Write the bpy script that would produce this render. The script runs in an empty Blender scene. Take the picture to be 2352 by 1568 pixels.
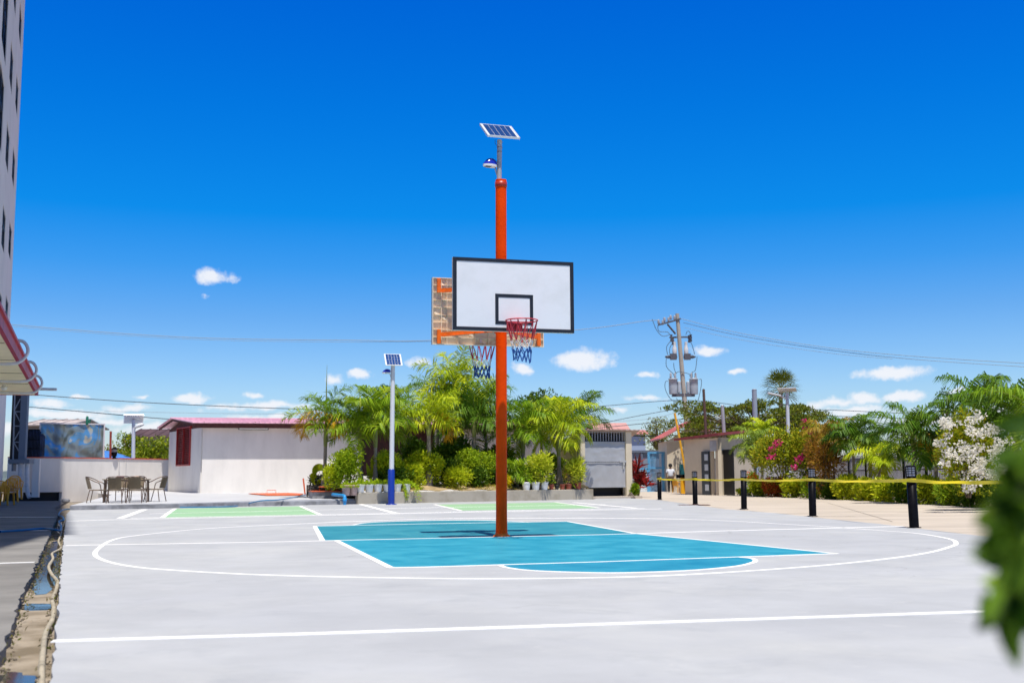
import bpy, math, random
import numpy as np
from mathutils import Vector, Matrix
random.seed(7)
rng = np.random.default_rng(7)
R_ = math.radians
S = bpy.context.scene
COL = S.collection

# ------------------------------------------------------------------ camera
FPX, WPX, HPX, HC = 2600.0, 2352.0, 1568.0, 0.885      # focal length in picture units, eye height in metres
TILT, ROLL = math.atan(312 / 2600), 0.006
CAM = Vector((0, 0, HC))
_F = Vector((0, math.cos(TILT), math.sin(TILT)))
_R0, _U0 = Vector((1, 0, 0)), Vector((0, -math.sin(TILT), math.cos(TILT)))
_R = _R0 * math.cos(ROLL) - _U0 * math.sin(ROLL)
_U = _U0 * math.cos(ROLL) + _R0 * math.sin(ROLL)
cd = bpy.data.cameras.new('camera')
cam = bpy.data.objects.new('camera', cd)
COL.objects.link(cam)
mw = Matrix((( _R.x, _U.x, -_F.x, 0), (_R.y, _U.y, -_F.y, 0), (_R.z, _U.z, -_F.z, HC), (0, 0, 0, 1)))
cam.matrix_world = mw
cd.sensor_width = 36
cd.lens = 36 * FPX / WPX
cd.clip_start, cd.clip_end = 0.05, 9000
cd.dof.use_dof = True
cd.dof.focus_distance = 17.0
cd.dof.aperture_fstop = 2.9
S.camera = cam

# ------------------------------------------------------------------ sun, sky, exposure
SUN_AZ, SUN_EL = 12.5, 71.0                    # sun stands behind the camera, a little to the right
to_sun = Vector((math.sin(R_(SUN_AZ)) * math.cos(R_(SUN_EL)), -math.cos(R_(SUN_AZ)) * math.cos(R_(SUN_EL)), math.sin(R_(SUN_EL))))
sl = bpy.data.lights.new('sun', 'SUN')
sl.energy, sl.angle, sl.color = 5.0, R_(0.53), (1.0, 0.955, 0.885)
so = bpy.data.objects.new('sun', sl)
so.rotation_euler = to_sun.to_track_quat('Z', 'Y').to_euler()
so.location = (0, -20, 60)
COL.objects.link(so)

S.view_settings.view_transform = 'Standard'
S.view_settings.look = 'None'
S.view_settings.exposure = 0.16
S.view_settings.gamma = 1.0

def ray(px, py):
    return _F * FPX + _R * (px - WPX / 2) - _U * (py - HPX / 2)

W = bpy.data.worlds.new('World')
S.world = W
W.use_nodes = True
nt = W.node_tree
nt.nodes.clear()
N = nt.nodes.new
L = nt.links.new
sky = N('ShaderNodeTexSky')
sky.sky_type = 'NISHITA'
sky.sun_disc = False
sky.sun_elevation = R_(SUN_EL)
sky.sun_rotation = R_(180 - SUN_AZ)
sky.altitude = 0
sky.air_density = 1.0
sky.dust_density = 0.6
sky.ozone_density = 1.5
hs = N('ShaderNodeHueSaturation')
hs.inputs['Saturation'].default_value = 1.0
hs.inputs['Value'].default_value = 1.0
L(sky.outputs[0], hs.inputs['Color'])
tc = N('ShaderNodeTexCoord')
sep = N('ShaderNodeSeparateXYZ')
L(tc.outputs['Generated'], sep.inputs[0])
def math_node(op, a, b=None, clamp=False):
    n = N('ShaderNodeMath'); n.operation = op; n.use_clamp = clamp
    for i, v in enumerate((a, b)):
        if v is None: continue
        if isinstance(v, (int, float)): n.inputs[i].default_value = v
        else: L(v, n.inputs[i])
    return n.outputs[0]
az = math_node('ARCTAN2', sep.outputs[0], sep.outputs[1])
el = math_node('ARCSINE', sep.outputs[2])
cmb = N('ShaderNodeCombineXYZ')
L(az, cmb.inputs[0]); L(el, cmb.inputs[1])
def noise_n(vec, scale, detail=5, rough=0.55):
    n = N('ShaderNodeTexNoise'); n.inputs['Scale'].default_value = scale
    n.inputs['Detail'].default_value = detail; n.inputs['Roughness'].default_value = rough
    L(vec, n.inputs['Vector']); return n
warp = noise_n(cmb.outputs[0], 45, 3)
wsub = N('ShaderNodeVectorMath'); wsub.operation = 'SUBTRACT'
L(warp.outputs['Color'], wsub.inputs[0]); wsub.inputs[1].default_value = (0.5, 0.5, 0.5)
wsc = N('ShaderNodeVectorMath'); wsc.operation = 'MULTIPLY'
L(wsub.outputs[0], wsc.inputs[0]); wsc.inputs[1].default_value = (0.03, 0.012, 0)
wadd = N('ShaderNodeVectorMath'); wadd.operation = 'ADD'
L(cmb.outputs[0], wadd.inputs[0]); L(wsc.outputs[0], wadd.inputs[1])
clouds = [  # where in the sky, half width, half height, strength
 (485,634,56,24,.9),(1342,826,80,30,1.15),(1625,801,46,15,1.0),(2050,858,90,20,1.1),(1196,848,38,20,.9),(1487,862,30,11,.7),
 (1693,857,26,10,.7),(2078,910,56,14,.9),(1985,918,56,18,.95),(765,870,34,17,.9),(832,859,28,13,.85),(440,914,44,15,.85),
 (586,907,28,9,.75),(120,925,50,13,.8),(190,909,24,8,.75),(640,958,40,11,.7),(150,950,110,15,.75),(320,911,22,7,.7),
 (510,936,60,11,.6),(1420,938,50,10,.6),(2195,897,40,9,.55),(1840,932,34,12,.75),(1660,955,40,8,.5),(965,832,40,12,.55),
 (250,965,120,12,.6),(1950,945,160,14,.6),(1100,920,40,14,.6),(470,680,20,8,.4),(-300,900,120,26,.9),(2700,820,120,30,.9),(2600,930,150,16,.8),
 (1350,985,120,10,.55),(2150,965,200,12,.55),(380,985,160,16,.75),(620,930,120,12,.65),(100,985,140,18,.8),(560,960,70,12,.7),(300,935,80,10,.6),(1700,985,160,12,.6),(1930,925,120,14,.7),(2300,940,120,16,.7),(1480,915,60,9,.6),(700,985,120,14,.7)]
field = None
for (cx, cy, hw, hh, st) in clouds:
    d = ray(cx, cy).normalized()
    a0, e0 = math.atan2(d.x, d.y), math.asin(d.z)
    mp = N('ShaderNodeMapping')
    sx, sy = FPX / (hw * 1.15), FPX / (hh * 1.15)
    mp.inputs['Scale'].default_value = (sx, sy, 1)
    mp.inputs['Location'].default_value = (-a0 * sx, -e0 * sy, 0)
    L(wadd.outputs[0], mp.inputs['Vector'])
    ln = N('ShaderNodeVectorMath'); ln.operation = 'LENGTH'
    L(mp.outputs[0], ln.inputs[0])
    f = math_node('MULTIPLY', math_node('SUBTRACT', 1.0, ln.outputs['Value'], True), st * 1.25 if st < .9 else st)
    field = f if field is None else math_node('MAXIMUM', field, f)
fb = noise_n(cmb.outputs[0], 60, 7, 0.68)
fsum = math_node('ADD', field, math_node('MULTIPLY', math_node('SUBTRACT', fb.outputs['Fac'], 0.5), 1.35))
mr = N('ShaderNodeMapRange'); mr.interpolation_type = 'SMOOTHSTEP'
mr.inputs['From Min'].default_value = 0.10; mr.inputs['From Max'].default_value = 0.72
L(math_node('MULTIPLY', fsum, math_node('MULTIPLY', field, 6.0, True)), mr.inputs['Value'])
mix = N('ShaderNodeMixRGB')
L(math_node('MULTIPLY', mr.outputs[0], 0.93), mix.inputs['Fac'])
# the deep clear tropical blue in view: a tint by height above the horizon over the physical sky
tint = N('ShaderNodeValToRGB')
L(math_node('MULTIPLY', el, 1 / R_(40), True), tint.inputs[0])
SKY_TINT = [(0.000, (1.19, 1.276, 1.515)), (0.020, (1.19, 1.276, 1.515)), (0.107, (0.852, 1.146, 1.543)), (0.198, (0.458, 0.928, 1.501)), (0.261, (0.184, 0.85, 1.579)), (0.327, (0.02, 0.791, 1.648)), (0.461, (0.004, 0.705, 1.752)), (0.586, (0.0, 0.61, 1.839)), (0.800, (0.12, 0.42, 0.85)), (1.000, (0.27, 0.29, 0.33))]  # top stops dim the unseen upper sky to weaken its fill light
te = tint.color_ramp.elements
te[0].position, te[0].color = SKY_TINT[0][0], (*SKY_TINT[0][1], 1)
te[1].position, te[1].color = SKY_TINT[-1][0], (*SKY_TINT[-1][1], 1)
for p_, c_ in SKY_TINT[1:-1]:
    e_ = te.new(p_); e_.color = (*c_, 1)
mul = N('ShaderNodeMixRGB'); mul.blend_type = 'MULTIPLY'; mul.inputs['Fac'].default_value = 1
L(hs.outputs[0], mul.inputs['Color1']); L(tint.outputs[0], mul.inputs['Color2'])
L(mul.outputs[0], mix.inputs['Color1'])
mix.inputs['Color2'].default_value = (9.0, 9.2, 9.7, 1)
bg = N('ShaderNodeBackground')
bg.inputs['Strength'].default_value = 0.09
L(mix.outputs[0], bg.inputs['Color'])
wo = N('ShaderNodeOutputWorld')
L(bg.outputs[0], wo.inputs['Surface'])

# ------------------------------------------------------------------ measuring helpers (picture units of 2352 x 1568)
def P(px, py, Y):
    v = ray(px, py); return CAM + v * (Y / v.y)
def G(px, py, z=0.0):
    v = ray(px, py); return CAM + v * ((z - HC) / v.z)
def PL(px, py, p0, n):
    v = ray(px, py); return CAM + v * ((p0 - CAM).dot(n) / v.dot(n))
def PX(px, Y, z):
    "point at depth Y and height z in picture column px"
    lo, hi = 0.0, 0.0
    py = 1096.0
    for _ in range(6):
        p = P(px, py, Y); py -= (z - p.z) * FPX / Y
    p = P(px, py, Y); p.z = z; return p
def plaza_z(Y): return 0.13 + max(0, Y - 33.5) * 0.008
def GP(px, py):
    z = 0.13
    for _ in range(12):
        p = G(px, py, z); z = 0.5 * z + 0.5 * plaza_z(min(p.y, 80))
    return G(px, py, z)
TH = R_(15.5)
UD, VD, ZD = Vector((math.cos(TH), math.sin(TH), 0)), Vector((-math.sin(TH), math.cos(TH), 0)), Vector((0, 0, 1))

# ------------------------------------------------------------------ materials
MATS = {}
def M(name, col, rough=0.6, metal=0.0, var=0.0, vscale=2.0, col2=None, bump=0.0, bscale=30.0, stretch=None, spec=0.5, detail=5, lo=0.35, hi=0.65):
    if name in MATS: return MATS[name]
    m = bpy.data.materials.new(name); m.use_nodes = True
    t = m.node_tree; b = t.nodes['Principled BSDF']
    b.inputs['Base Color'].default_value = (*col, 1)
    b.inputs['Roughness'].default_value = rough
    b.inputs['Metallic'].default_value = metal
    b.inputs['Specular IOR Level'].default_value = spec
    tcn = t.nodes.new('ShaderNodeTexCoord'); vec = tcn.outputs['Object']
    if stretch:
        mp = t.nodes.new('ShaderNodeMapping'); mp.inputs['Scale'].default_value = stretch
        mp.inputs['Rotation'].default_value = (0, 0, -TH)
        t.links.new(vec, mp.inputs[0]); vec = mp.outputs[0]
    if var > 0 or col2:
        n = t.nodes.new('ShaderNodeTexNoise'); n.inputs['Scale'].default_value = vscale; n.inputs['Detail'].default_value = detail
        n.inputs['Roughness'].default_value = 0.6
        t.links.new(vec, n.inputs['Vector'])
        r = t.nodes.new('ShaderNodeValToRGB')
        c1 = tuple(max(0, c * (1 - var)) for c in col); c2 = col2 if col2 else tuple(min(1, c * (1 + var)) for c in col)
        r.color_ramp.elements[0].position, r.color_ramp.elements[1].position = lo, hi
        r.color_ramp.elements[0].color = (*c1, 1); r.color_ramp.elements[1].color = (*c2, 1)
        t.links.new(n.outputs['Fac'], r.inputs[0]); t.links.new(r.outputs[0], b.inputs['Base Color'])
    if bump > 0:
        n2 = t.nodes.new('ShaderNodeTexNoise'); n2.inputs['Scale'].default_value = bscale; n2.inputs['Detail'].default_value = 4
        t.links.new(vec, n2.inputs['Vector'])
        bp = t.nodes.new('ShaderNodeBump'); bp.inputs['Strength'].default_value = bump; bp.inputs['Distance'].default_value = 0.02
        t.links.new(n2.outputs['Fac'], bp.inputs['Height']); t.links.new(bp.outputs[0], b.inputs['Normal'])
    MATS[name] = m
    return m

LEAF_K = 1.6
def LEAF(name, cols, trans=0.35, rough=0.45):
    "leaf material: every leaf has its own colour out of a range of greens; thin leaves let light through"
    if name in MATS: return MATS[name]
    m = bpy.data.materials.new(name); m.use_nodes = True
    t = m.node_tree; b = t.nodes['Principled BSDF']; out = t.nodes['Material Output']
    at = t.nodes.new('ShaderNodeAttribute'); at.attribute_name = 'leaf'
    if not name.startswith('petal'): cols = [(min(.85, c[0] * LEAF_K), min(.85, c[1] * LEAF_K), c[2] * .45 * LEAF_K) for c in cols]
    r = t.nodes.new('ShaderNodeValToRGB')
    els = r.color_ramp.elements
    els[0].position, els[0].color = 0, (*cols[0], 1)
    els[1].position, els[1].color = 1, (*cols[-1], 1)
    for i, c in enumerate(cols[1:-1]):
        e = els.new((i + 1) / (len(cols) - 1)); e.color = (*c, 1)
    t.links.new(at.outputs['Fac'], r.inputs[0]); t.links.new(r.outputs[0], b.inputs['Base Color'])
    b.inputs['Roughness'].default_value = rough; b.inputs['Specular IOR Level'].default_value = 0.12
    tr = t.nodes.new('ShaderNodeBsdfTranslucent'); t.links.new(r.outputs[0], tr.inputs['Color'])
    mx = t.nodes.new('ShaderNodeMixShader'); mx.inputs[0].default_value = trans * .6
    t.links.new(b.outputs[0], mx.inputs[1]); t.links.new(tr.outputs[0], mx.inputs[2]); t.links.new(mx.outputs[0], out.inputs['Surface'])
    MATS[name] = m
    return m

# ------------------------------------------------------------------ objects
ORG = {}
def tag(o, label=None, cat=None, group=None, kind=None):
    if label: o['label'] = label
    if cat: o['category'] = cat
    if group: o['group'] = group
    if kind: o['kind'] = kind
    return o
def thing(name, label, cat, loc=(0, 0, 0), group=None, local=False):
    o = bpy.data.objects.new(name, None); COL.objects.link(o)
    o.location = Vector(loc); o.empty_display_size = 0.2
    ORG[o.name] = Vector((0, 0, 0)) if local else Vector(loc)
    return tag(o, label, cat, group)
def copy_tree(o, parent=None):
    c = o.copy(); COL.objects.link(c)
    c.parent = parent
    for ch in list(o.children): copy_tree(ch, c)
    return c

class MB:
    "collects shapes, then links them as ONE mesh object"
    def __init__(s): s.v = []; s.f = []; s.m = []; s.sm = []; s.cur = 0; s.attr = None
    def add(s, verts, faces, smooth=False):
        b = len(s.v); s.v.extend([Vector(v) for v in verts])
        for f in faces: s.f.append([i + b for i in f]); s.m.append(s.cur); s.sm.append(smooth)
        return s
    def box(s, c, size, ax=None, bev=0.0):
        c = Vector(c); x, y, z = ax if ax else (Vector((1, 0, 0)), Vector((0, 1, 0)), ZD)
        hx, hy, hz = size[0] / 2, size[1] / 2, size[2] / 2
        if bev <= 0:
            vs = [c + x * (i * hx) + y * (j * hy) + z * (k * hz) for k in (-1, 1) for j in (-1, 1) for i in (-1, 1)]
            return s.add(vs, [(0, 2, 3, 1), (4, 5, 7, 6), (0, 1, 5, 4), (2, 6, 7, 3), (0, 4, 6, 2), (1, 3, 7, 5)])
        b = min(bev, hx * .9, hy * .9, hz * .9)
        rings = []
        for (zz, ins) in ((-hz, b), (-hz + b, 0), (hz - b, 0), (hz, b)):
            a, e = hx - ins, hy - ins
            if ins == 0: pts = [(-a + b, -e), (a - b, -e), (a, -e + b), (a, e - b), (a - b, e), (-a + b, e), (-a, e - b), (-a, -e + b)]
            else: pts = [(-a + b * .3, -e), (a - b * .3, -e), (a, -e + b * .3), (a, e - b * .3), (a - b * .3, e), (-a + b * .3, e), (-a, e - b * .3), (-a, -e + b * .3)]
            rings.append([c + x * p[0] + y * p[1] + z * zz for p in pts])
        vs = [v for r in rings for v in r]; fs = []
        for k in range(3):
            for i in range(8):
                j = (i + 1) % 8; fs.append((k * 8 + i, k * 8 + j, k * 8 + 8 + j, k * 8 + 8 + i))
        fs.append(tuple(reversed(range(8)))); fs.append(tuple(range(24, 32)))
        return s.add(vs, fs)
    def beam(s, a, b, w, h, up=None):
        a, b = Vector(a), Vector(b); d = (b - a); l = d.length; d.normalize()
        up = Vector(up) if up else (ZD if abs(d.z) < 0.95 else Vector((0, 1, 0)))
        sd = d.cross(up).normalized(); u2 = sd.cross(d)
        return s.box((a + b) / 2, (l, w, h), (d, sd, u2))
    def tube(s, pts, r, n=8, cap=True, closed=False):
        pts = [Vector(p) for p in pts]; k = len(pts)
        rs = r if isinstance(r, (list, tuple)) else [r] * k
        up = None; rings = []
        for i, p in enumerate(pts):
            if closed: t = (pts[(i + 1) % k] - pts[i - 1])
            else: t = (pts[min(i + 1, k - 1)] - pts[max(i - 1, 0)])
            t.normalize()
            if up is None:
                up = Vector((0, 0, 1)) if abs(t.z) < .9 else Vector((1, 0, 0))
            up = (up - t * up.dot(t)).normalized(); sd = t.cross(up)
            rings.append([p + (up * math.cos(2 * math.pi * j / n) + sd * math.sin(2 * math.pi * j / n)) * rs[i] for j in range(n)])
        vs = [v for q in rings for v in q]; fs = []
        for i in range(k if closed else k - 1):
            a, b = i * n, ((i + 1) % k) * n
            for j in range(n):
                j2 = (j + 1) % n; fs.append((a + j, b + j, b + j2, a + j2))
        s.add(vs, fs, True)
        if cap and not closed:
            s.add(rings[0], [tuple(range(n))]); s.add(rings[-1], [tuple(reversed(range(n)))])
        return s
    def lathe(s, c, prof, n=20, ax=None, cap=True):
        c = Vector(c); x, y, z = ax if ax else (Vector((1, 0, 0)), Vector((0, 1, 0)), ZD)
        vs = [c + (x * math.cos(2 * math.pi * j / n) + y * math.sin(2 * math.pi * j / n)) * r + z * h for (r, h) in prof for j in range(n)]
        fs = []
        for i in range(len(prof) - 1):
            for j in range(n):
                j2 = (j + 1) % n; fs.append((i * n + j, i * n + j2, i * n + n + j2, i * n + n + j))
        s.add(vs, fs, True)
        if cap:
            s.add(vs[:n], [tuple(reversed(range(n)))]); s.add(vs[-n:], [tuple(range(n))])
        return s
    def prism(s, poly, d):
        "polygon (list of points) pushed along vector d"
        d = Vector(d); n = len(poly); vs = [Vector(p) for p in poly] + [Vector(p) + d for p in poly]
        return s.add(vs, [tuple(reversed(range(n))), tuple(range(n, 2 * n))] + [(i, (i + 1) % n, n + (i + 1) % n, n + i) for i in range(n)])
    def quad(s, a, b, c, d): return s.add([a, b, c, d], [(0, 1, 2, 3)])
    def build(s, name, mat, parent=None, org=None):
        o_ = org if org is not None else Vector((0, 0, 0))
        p = parent
        if p is not None:
            while p.parent is not None: p = p.parent
            o_ = ORG.get(p.name, Vector((0, 0, 0)))
        me = bpy.data.meshes.new(name)
        me.from_pydata([tuple(v - o_) for v in s.v], [], s.f)
        for mm in (mat if isinstance(mat, (list, tuple)) else [mat]): me.materials.append(mm)
        me.polygons.foreach_set('material_index', s.m); me.polygons.foreach_set('use_smooth', s.sm)
        me.update()
        ob = bpy.data.objects.new(name, me); COL.objects.link(ob)
        if parent is not None: ob.parent = parent
        else: ob.location = o_; ORG[ob.name] = o_
        return ob

def np_mesh(name, verts, nper, mat, parent=None, vals=None, org=None):
    "many separate little faces of nper corners each, as one mesh; vals = one number per face (leaf colour)"
    p = parent; o_ = np.array(org if org is not None else (0, 0, 0), float)
    if p is not None:
        while p.parent is not None: p = p.parent
        o_ = np.array(ORG.get(p.name, Vector((0, 0, 0))))
    verts = np.asarray(verts, dtype=np.float32).reshape(-1, 3) - o_.astype(np.float32)
    nf = len(verts) // nper
    me = bpy.data.meshes.new(name)
    me.vertices.add(len(verts)); me.vertices.foreach_set('co', verts.ravel())
    me.loops.add(len(verts)); me.loops.foreach_set('vertex_index', np.arange(len(verts), dtype=np.int32))
    me.polygons.add(nf); me.polygons.foreach_set('loop_start', np.arange(nf, dtype=np.int32) * nper)
    if vals is not None:
        a = me.attributes.new('leaf', 'FLOAT', 'FACE'); a.data.foreach_set('value', np.asarray(vals, dtype=np.float32))
    me.materials.append(mat); me.update(calc_edges=True); me.validate()
    ob = bpy.data.objects.new(name, me); COL.objects.link(ob)
    if parent is not None: ob.parent = parent
    else: ob.location = o_; ORG[ob.name] = Vector(o_)
    return ob

def nrm(a): return a / np.maximum(np.linalg.norm(a, axis=-1, keepdims=True), 1e-9)
def kites(base, axis, length, width, fold=0.0):
    "leaf blades: base points, unit axes, lengths, widths -> (N,4,3)"
    n = len(base)
    up = rng.normal(size=(n, 3)); side = nrm(np.cross(axis, up))
    length = np.broadcast_to(length, (n,))[:, None]; width = np.broadcast_to(width, (n,))[:, None]
    mid = base + axis * length * 0.45; tip = base + axis * length
    return np.stack([base, mid + side * width / 2, tip, mid - side * width / 2], 1)

def lobed_points(c, rad, n, lobes=9, shell=(0.65, 1.0), flat_bottom=True, seed=0):
    "points and outward directions over a lumpy crown made of several overlapping lobes"
    g = np.random.default_rng(seed)
    c = np.array(c, float); rad = np.array(rad, float)
    ld = nrm(g.normal(size=(lobes, 3))); ld[:, 2] = np.abs(ld[:, 2]) * 0.9 - 0.25
    lc = ld * g.uniform(0.35, 0.74, (lobes, 1)); lr = g.uniform(0.26, 0.52, lobes)
    lc = np.vstack([lc, [[0, 0, 0], [.3, -.2, -.5], [-.3, -.2, -.5], [0, .25, -.5]]]); lr = np.append(lr, [0.6, .45, .45, .45])
    k = g.integers(0, lobes + 4, n)
    d = nrm(g.normal(size=(n, 3)))
    r = lr[k] * g.uniform(shell[0], shell[1], n)
    p = lc[k] + d * r[:, None]
    return c + p * rad, nrm(d / rad)

def shrub(name, label, cat, base, rad, mat, n=2500, leaf=0.12, width=None, lobes=9, seed=0, group=None, stem_h=None, parent=None, spiky=0.5, nst=5, part='foliage', stemmat=None):
    base = Vector(base)
    t = parent if parent is not None else thing(name, label, cat, base, group)
    c = base + Vector((0, 0, rad[2] * 0.95 + (stem_h or 0)))
    g = np.random.default_rng(seed + 1000)
    p, d = lobed_points(c, rad, n, lobes, seed=seed)
    p[:, 2] = np.maximum(p[:, 2], base.z + 0.02)
    ax = nrm(d * spiky + g.normal(size=(n, 3)) * 0.45 + np.array([0, 0, 0.3]))
    ln = leaf * g.uniform(0.65, 1.3, n)
    q = kites(p, ax, ln, ln * (width if width else 0.45))
    np_mesh(part, q, 4, mat, t, np.clip(g.normal(0.5, 0.22, n), 0, 1))
    s = MB()
    for i in range(nst):
        a = g.uniform(0, 6.28); rr = g.uniform(.2, .6)
        e = c + Vector((math.cos(a) * rad[0] * rr, math.sin(a) * rad[1] * rr, rad[2] * g.uniform(-.1, .5)))
        b0 = base + Vector((math.cos(a) * .04, math.sin(a) * .04, -0.03))
        mid = b0.lerp(e, .5) + Vector((0, 0, .05))
        s.tube([b0, mid, e], [.018, .012, .006], 5)
    s.build('stem', stemmat if stemmat else M('bark_brown', (.12, .085, .055), .9, var=.3, vscale=12), t)
    return t

def frond_quads(o, az, el0, length, droop, lf, n=34, g=None, width=0.045, ruff=0.5, twist=0.0):
    "one feather frond: returns leaflet faces (N,4,3) and the points of the midrib"
    K = 14
    pts = [np.array(o, float)]; h = np.array([math.cos(az), math.sin(az), 0.0]); sdv = np.array([-math.sin(az), math.cos(az), 0.0])
    ds = length / K; T = []
    for i in range(K):
        s_ = (i + .5) / K
        e = el0 - droop * (0.25 * s_ + 0.75 * s_ ** 1.7)
        a2 = twist * s_
        t = h * math.cos(e) + np.array([0, 0, math.sin(e)]); t = nrm(t + sdv * a2)
        T.append(t); pts.append(pts[-1] + t * ds)
    pts = np.array(pts); T = np.array(T + [T[-1]])
    out = []
    ss = np.linspace(0.16, 0.995, n)
    for s_ in ss:
        x = s_ * K; i = min(int(x), K - 1); fr = x - i
        b = pts[i] * (1 - fr) + pts[i + 1] * fr; t = T[i]
        up = nrm(np.cross(t, sdv) * -1.0)
        if up[2] < 0: up = -up
        L0 = lf * (0.45 + 0.9 * math.sin(math.pi * min(1, (s_ * .86 + .12))) ** 0.8) * g.uniform(.85, 1.1)
        for sg in (-1, 1):
            fwd = 0.42 + 0.85 * s_ ** 2
            d = nrm(sdv * sg + t * fwd + up * (0.25 + g.normal(0, ruff * .6)) + g.normal(size=3) * .08)
            d2 = nrm(d + np.array([0, 0, (-1.15 if ruff < .6 else -.7) - .35 * g.random()]))
            m_ = b + d * L0 * .55; tip = m_ + d2 * L0 * .5
            wv = nrm(np.cross(d, up + g.normal(size=3) * .25)) * width / 2
            out.append([b - wv * .5, b + wv * .5, m_ + wv, m_ - wv])
            out.append([m_ - wv, m_ + wv, tip + wv * .12, tip - wv * .12])
    return np.array(out), pts

def palm(label, base, top, length, mat, nfr=13, seed=0, group=None, el=(1.35, -0.15), droop=(0.95, 1.5), lf=0.5, tr=0.085, shaft=0.55, width=0.05,
         n=40, ruff=0.22, old=None, trunkmat=None, name='palm_tree', lean=0.0, azoff=0.0, spear=0.0):
    g = np.random.default_rng(seed)
    base, top = Vector(base), Vector(top)
    t = thing(name, label, 'palm', base, group)
    quads, vals, rib = [], [], MB()
    for i in range(nfr):
        f = i / max(1, nfr - 1)
        az_ = azoff + i * 2.39996 + g.normal(0, .15)
        e = el[0] + (el[1] - el[0]) * f + g.normal(0, .08)
        L0 = length * g.uniform(.85, 1.1) * (0.8 + .2 * math.sin(math.pi * min(1, f + .25)))
        q, pts = frond_quads(top, az_, e, L0, droop[0] + (droop[1] - droop[0]) * (1 - f) * .8 + g.normal(0, .1), lf, n, g, width, ruff, g.normal(0, .35))
        v0 = g.normal(.5, .1) + (.0 if f < .75 else .12)
        quads.append(q); vals.append(np.clip(g.normal(v0, .13, len(q)), 0, 1))
        rib.tube([tuple(p) for p in pts[::2]], [.017 * (1 - .8 * k / 7) for k in range(len(pts[::2]))], 5)
    np_mesh('crown', np.concatenate(quads), 4, mat, t, np.concatenate(vals))
    if spear > 0:
        rib.tube([top, top + Vector((g.normal(0, .04), 0, spear * .5)), top + Vector((g.normal(0, .1), 0, spear))], [.03, .022, .004], 5)
    rib.build('frond_stalks', M('palm_stalk', (.22, .24, .05), .5, var=.2), t)
    if old:   # yellowing lowest fronds, a colour of their own
        quads = []; vals = []
        for (az_, e, L0, dr) in old:
            q, pts = frond_quads(top, az_, e, L0, dr, lf, n, g, width, ruff, 0)
            quads.append(q); vals.append(np.clip(g.normal(.5, .2, len(q)), 0, 1))
        np_mesh('old_fronds', np.concatenate(quads), 4, LEAF('palm_old', [(.2, .16, .015), (.36, .2, .015), (.32, .12, .012)]), t, np.concatenate(vals))
    tm = trunkmat or M('palm_trunk', (.25, .21, .17), .85, var=.25, vscale=5, stretch=(2, 2, 9), bump=.4, bscale=9)
    h = top - base; Hh = h.length; K = 12; tp = []; trs = []
    for k in range(K + 1):
        f = k / K
        tp.append(base + h * f + Vector((math.sin(f * math.pi) * lean, 0, 0)))
        trs.append(tr * (1.55 - .75 * min(1, f * 3.2) - .12 * f) * (1 + .03 * ((k % 2) * 2 - 1)))
    cut = max(2, int(K * (1 - shaft / max(Hh, .01))))
    MB().tube([base - Vector((0, 0, .1))] + tp[:cut + 1], [trs[0]] + trs[:cut + 1], 10).build('trunk', tm, t)
    a = tp[cut]
    MB().tube([a, a.lerp(top, .3), a.lerp(top, .75), top], [trs[cut] * 1.02, tr * 1.0, tr * .75, tr * .45], 10).build('crown_shaft', M('palm_shaft', (.2, .22, .05), .5, var=.25, vscale=6), t)
    return t

def sm_curve(pts, k=8, closed=False):
    pts = [Vector(p) for p in pts]; n = len(pts); out = []
    for i in range(n if closed else n - 1):
        if closed: p0, p1, p2, p3 = pts[i - 1], pts[i], pts[(i + 1) % n], pts[(i + 2) % n]
        else: p0, p1, p2, p3 = pts[max(i - 1, 0)], pts[i], pts[i + 1], pts[min(i + 2, n - 1)]
        for j in range(k):
            t = j / k
            out.append(0.5 * ((2 * p1) + (p2 - p0) * t + (2 * p0 - 5 * p1 + 4 * p2 - p3) * t * t + (3 * p1 - p0 - 3 * p2 + p3) * t ** 3))
    if not closed: out.append(pts[-1])
    return out

# ================================================================== THE SETTING
def struct(mb, name, mat):
    o = mb.build(name, mat); o['kind'] = 'structure'; return o
m_soil = M('dry_soil', (.26, .2, .13), .95, var=.35, vscale=.6, bump=.4, bscale=6)
m_court = M('court_grey_paint', (.405, .415, .435), .85, vscale=1.3, var=.06, stretch=(.8, .8, 1), bump=.06, bscale=26, spec=.06, detail=10, lo=.38, hi=.64)
m_line = M('white_line_paint', (.84, .83, .81), .85, var=.05, vscale=9, spec=.05)
m_blue = M('blue_key_paint', (.018, .235, .345), .5, col2=(.055, .345, .45), vscale=2.6, stretch=(.8, .8, 1), bump=.05, bscale=20, detail=7, spec=.12, lo=.34, hi=.68)
m_blue2 = M('blue_circle_paint', (.014, .20, .325), .5, col2=(.04, .305, .43), vscale=2.6, stretch=(.8, .8, 1), bump=.05, bscale=20, detail=7, spec=.12, lo=.34, hi=.68)
m_teal = M('teal_key_paint', (.025, .20, .27), .5, col2=(.06, .30, .36), vscale=1.8, stretch=(.8, .8, 1), bump=.05, bscale=20, detail=7, spec=.12, lo=.34, hi=.68)
m_green = M('pale_green_paint', (.30, .485, .29), .6, var=.1, vscale=1.2, stretch=(.4, 2, 1), spec=.08)
m_drive = M('driveway_concrete', (.50, .435, .365), .85, var=.12, vscale=.7, stretch=(.5, 1.6, 1), bump=.12, bscale=20, detail=8, spec=.12)
m_pave = M('pavement_concrete', (.205, .195, .18), .85, var=.22, vscale=.9, bump=.2, bscale=22, detail=9)
m_plaza = M('plaza_concrete', (.50, .505, .525), .8, var=.08, vscale=.8, bump=.1, bscale=15, detail=8)
m_kerb = M('weathered_kerb', (.26, .26, .275), .9, var=.4, vscale=2.5, bump=.5, bscale=14, detail=9)

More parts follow.
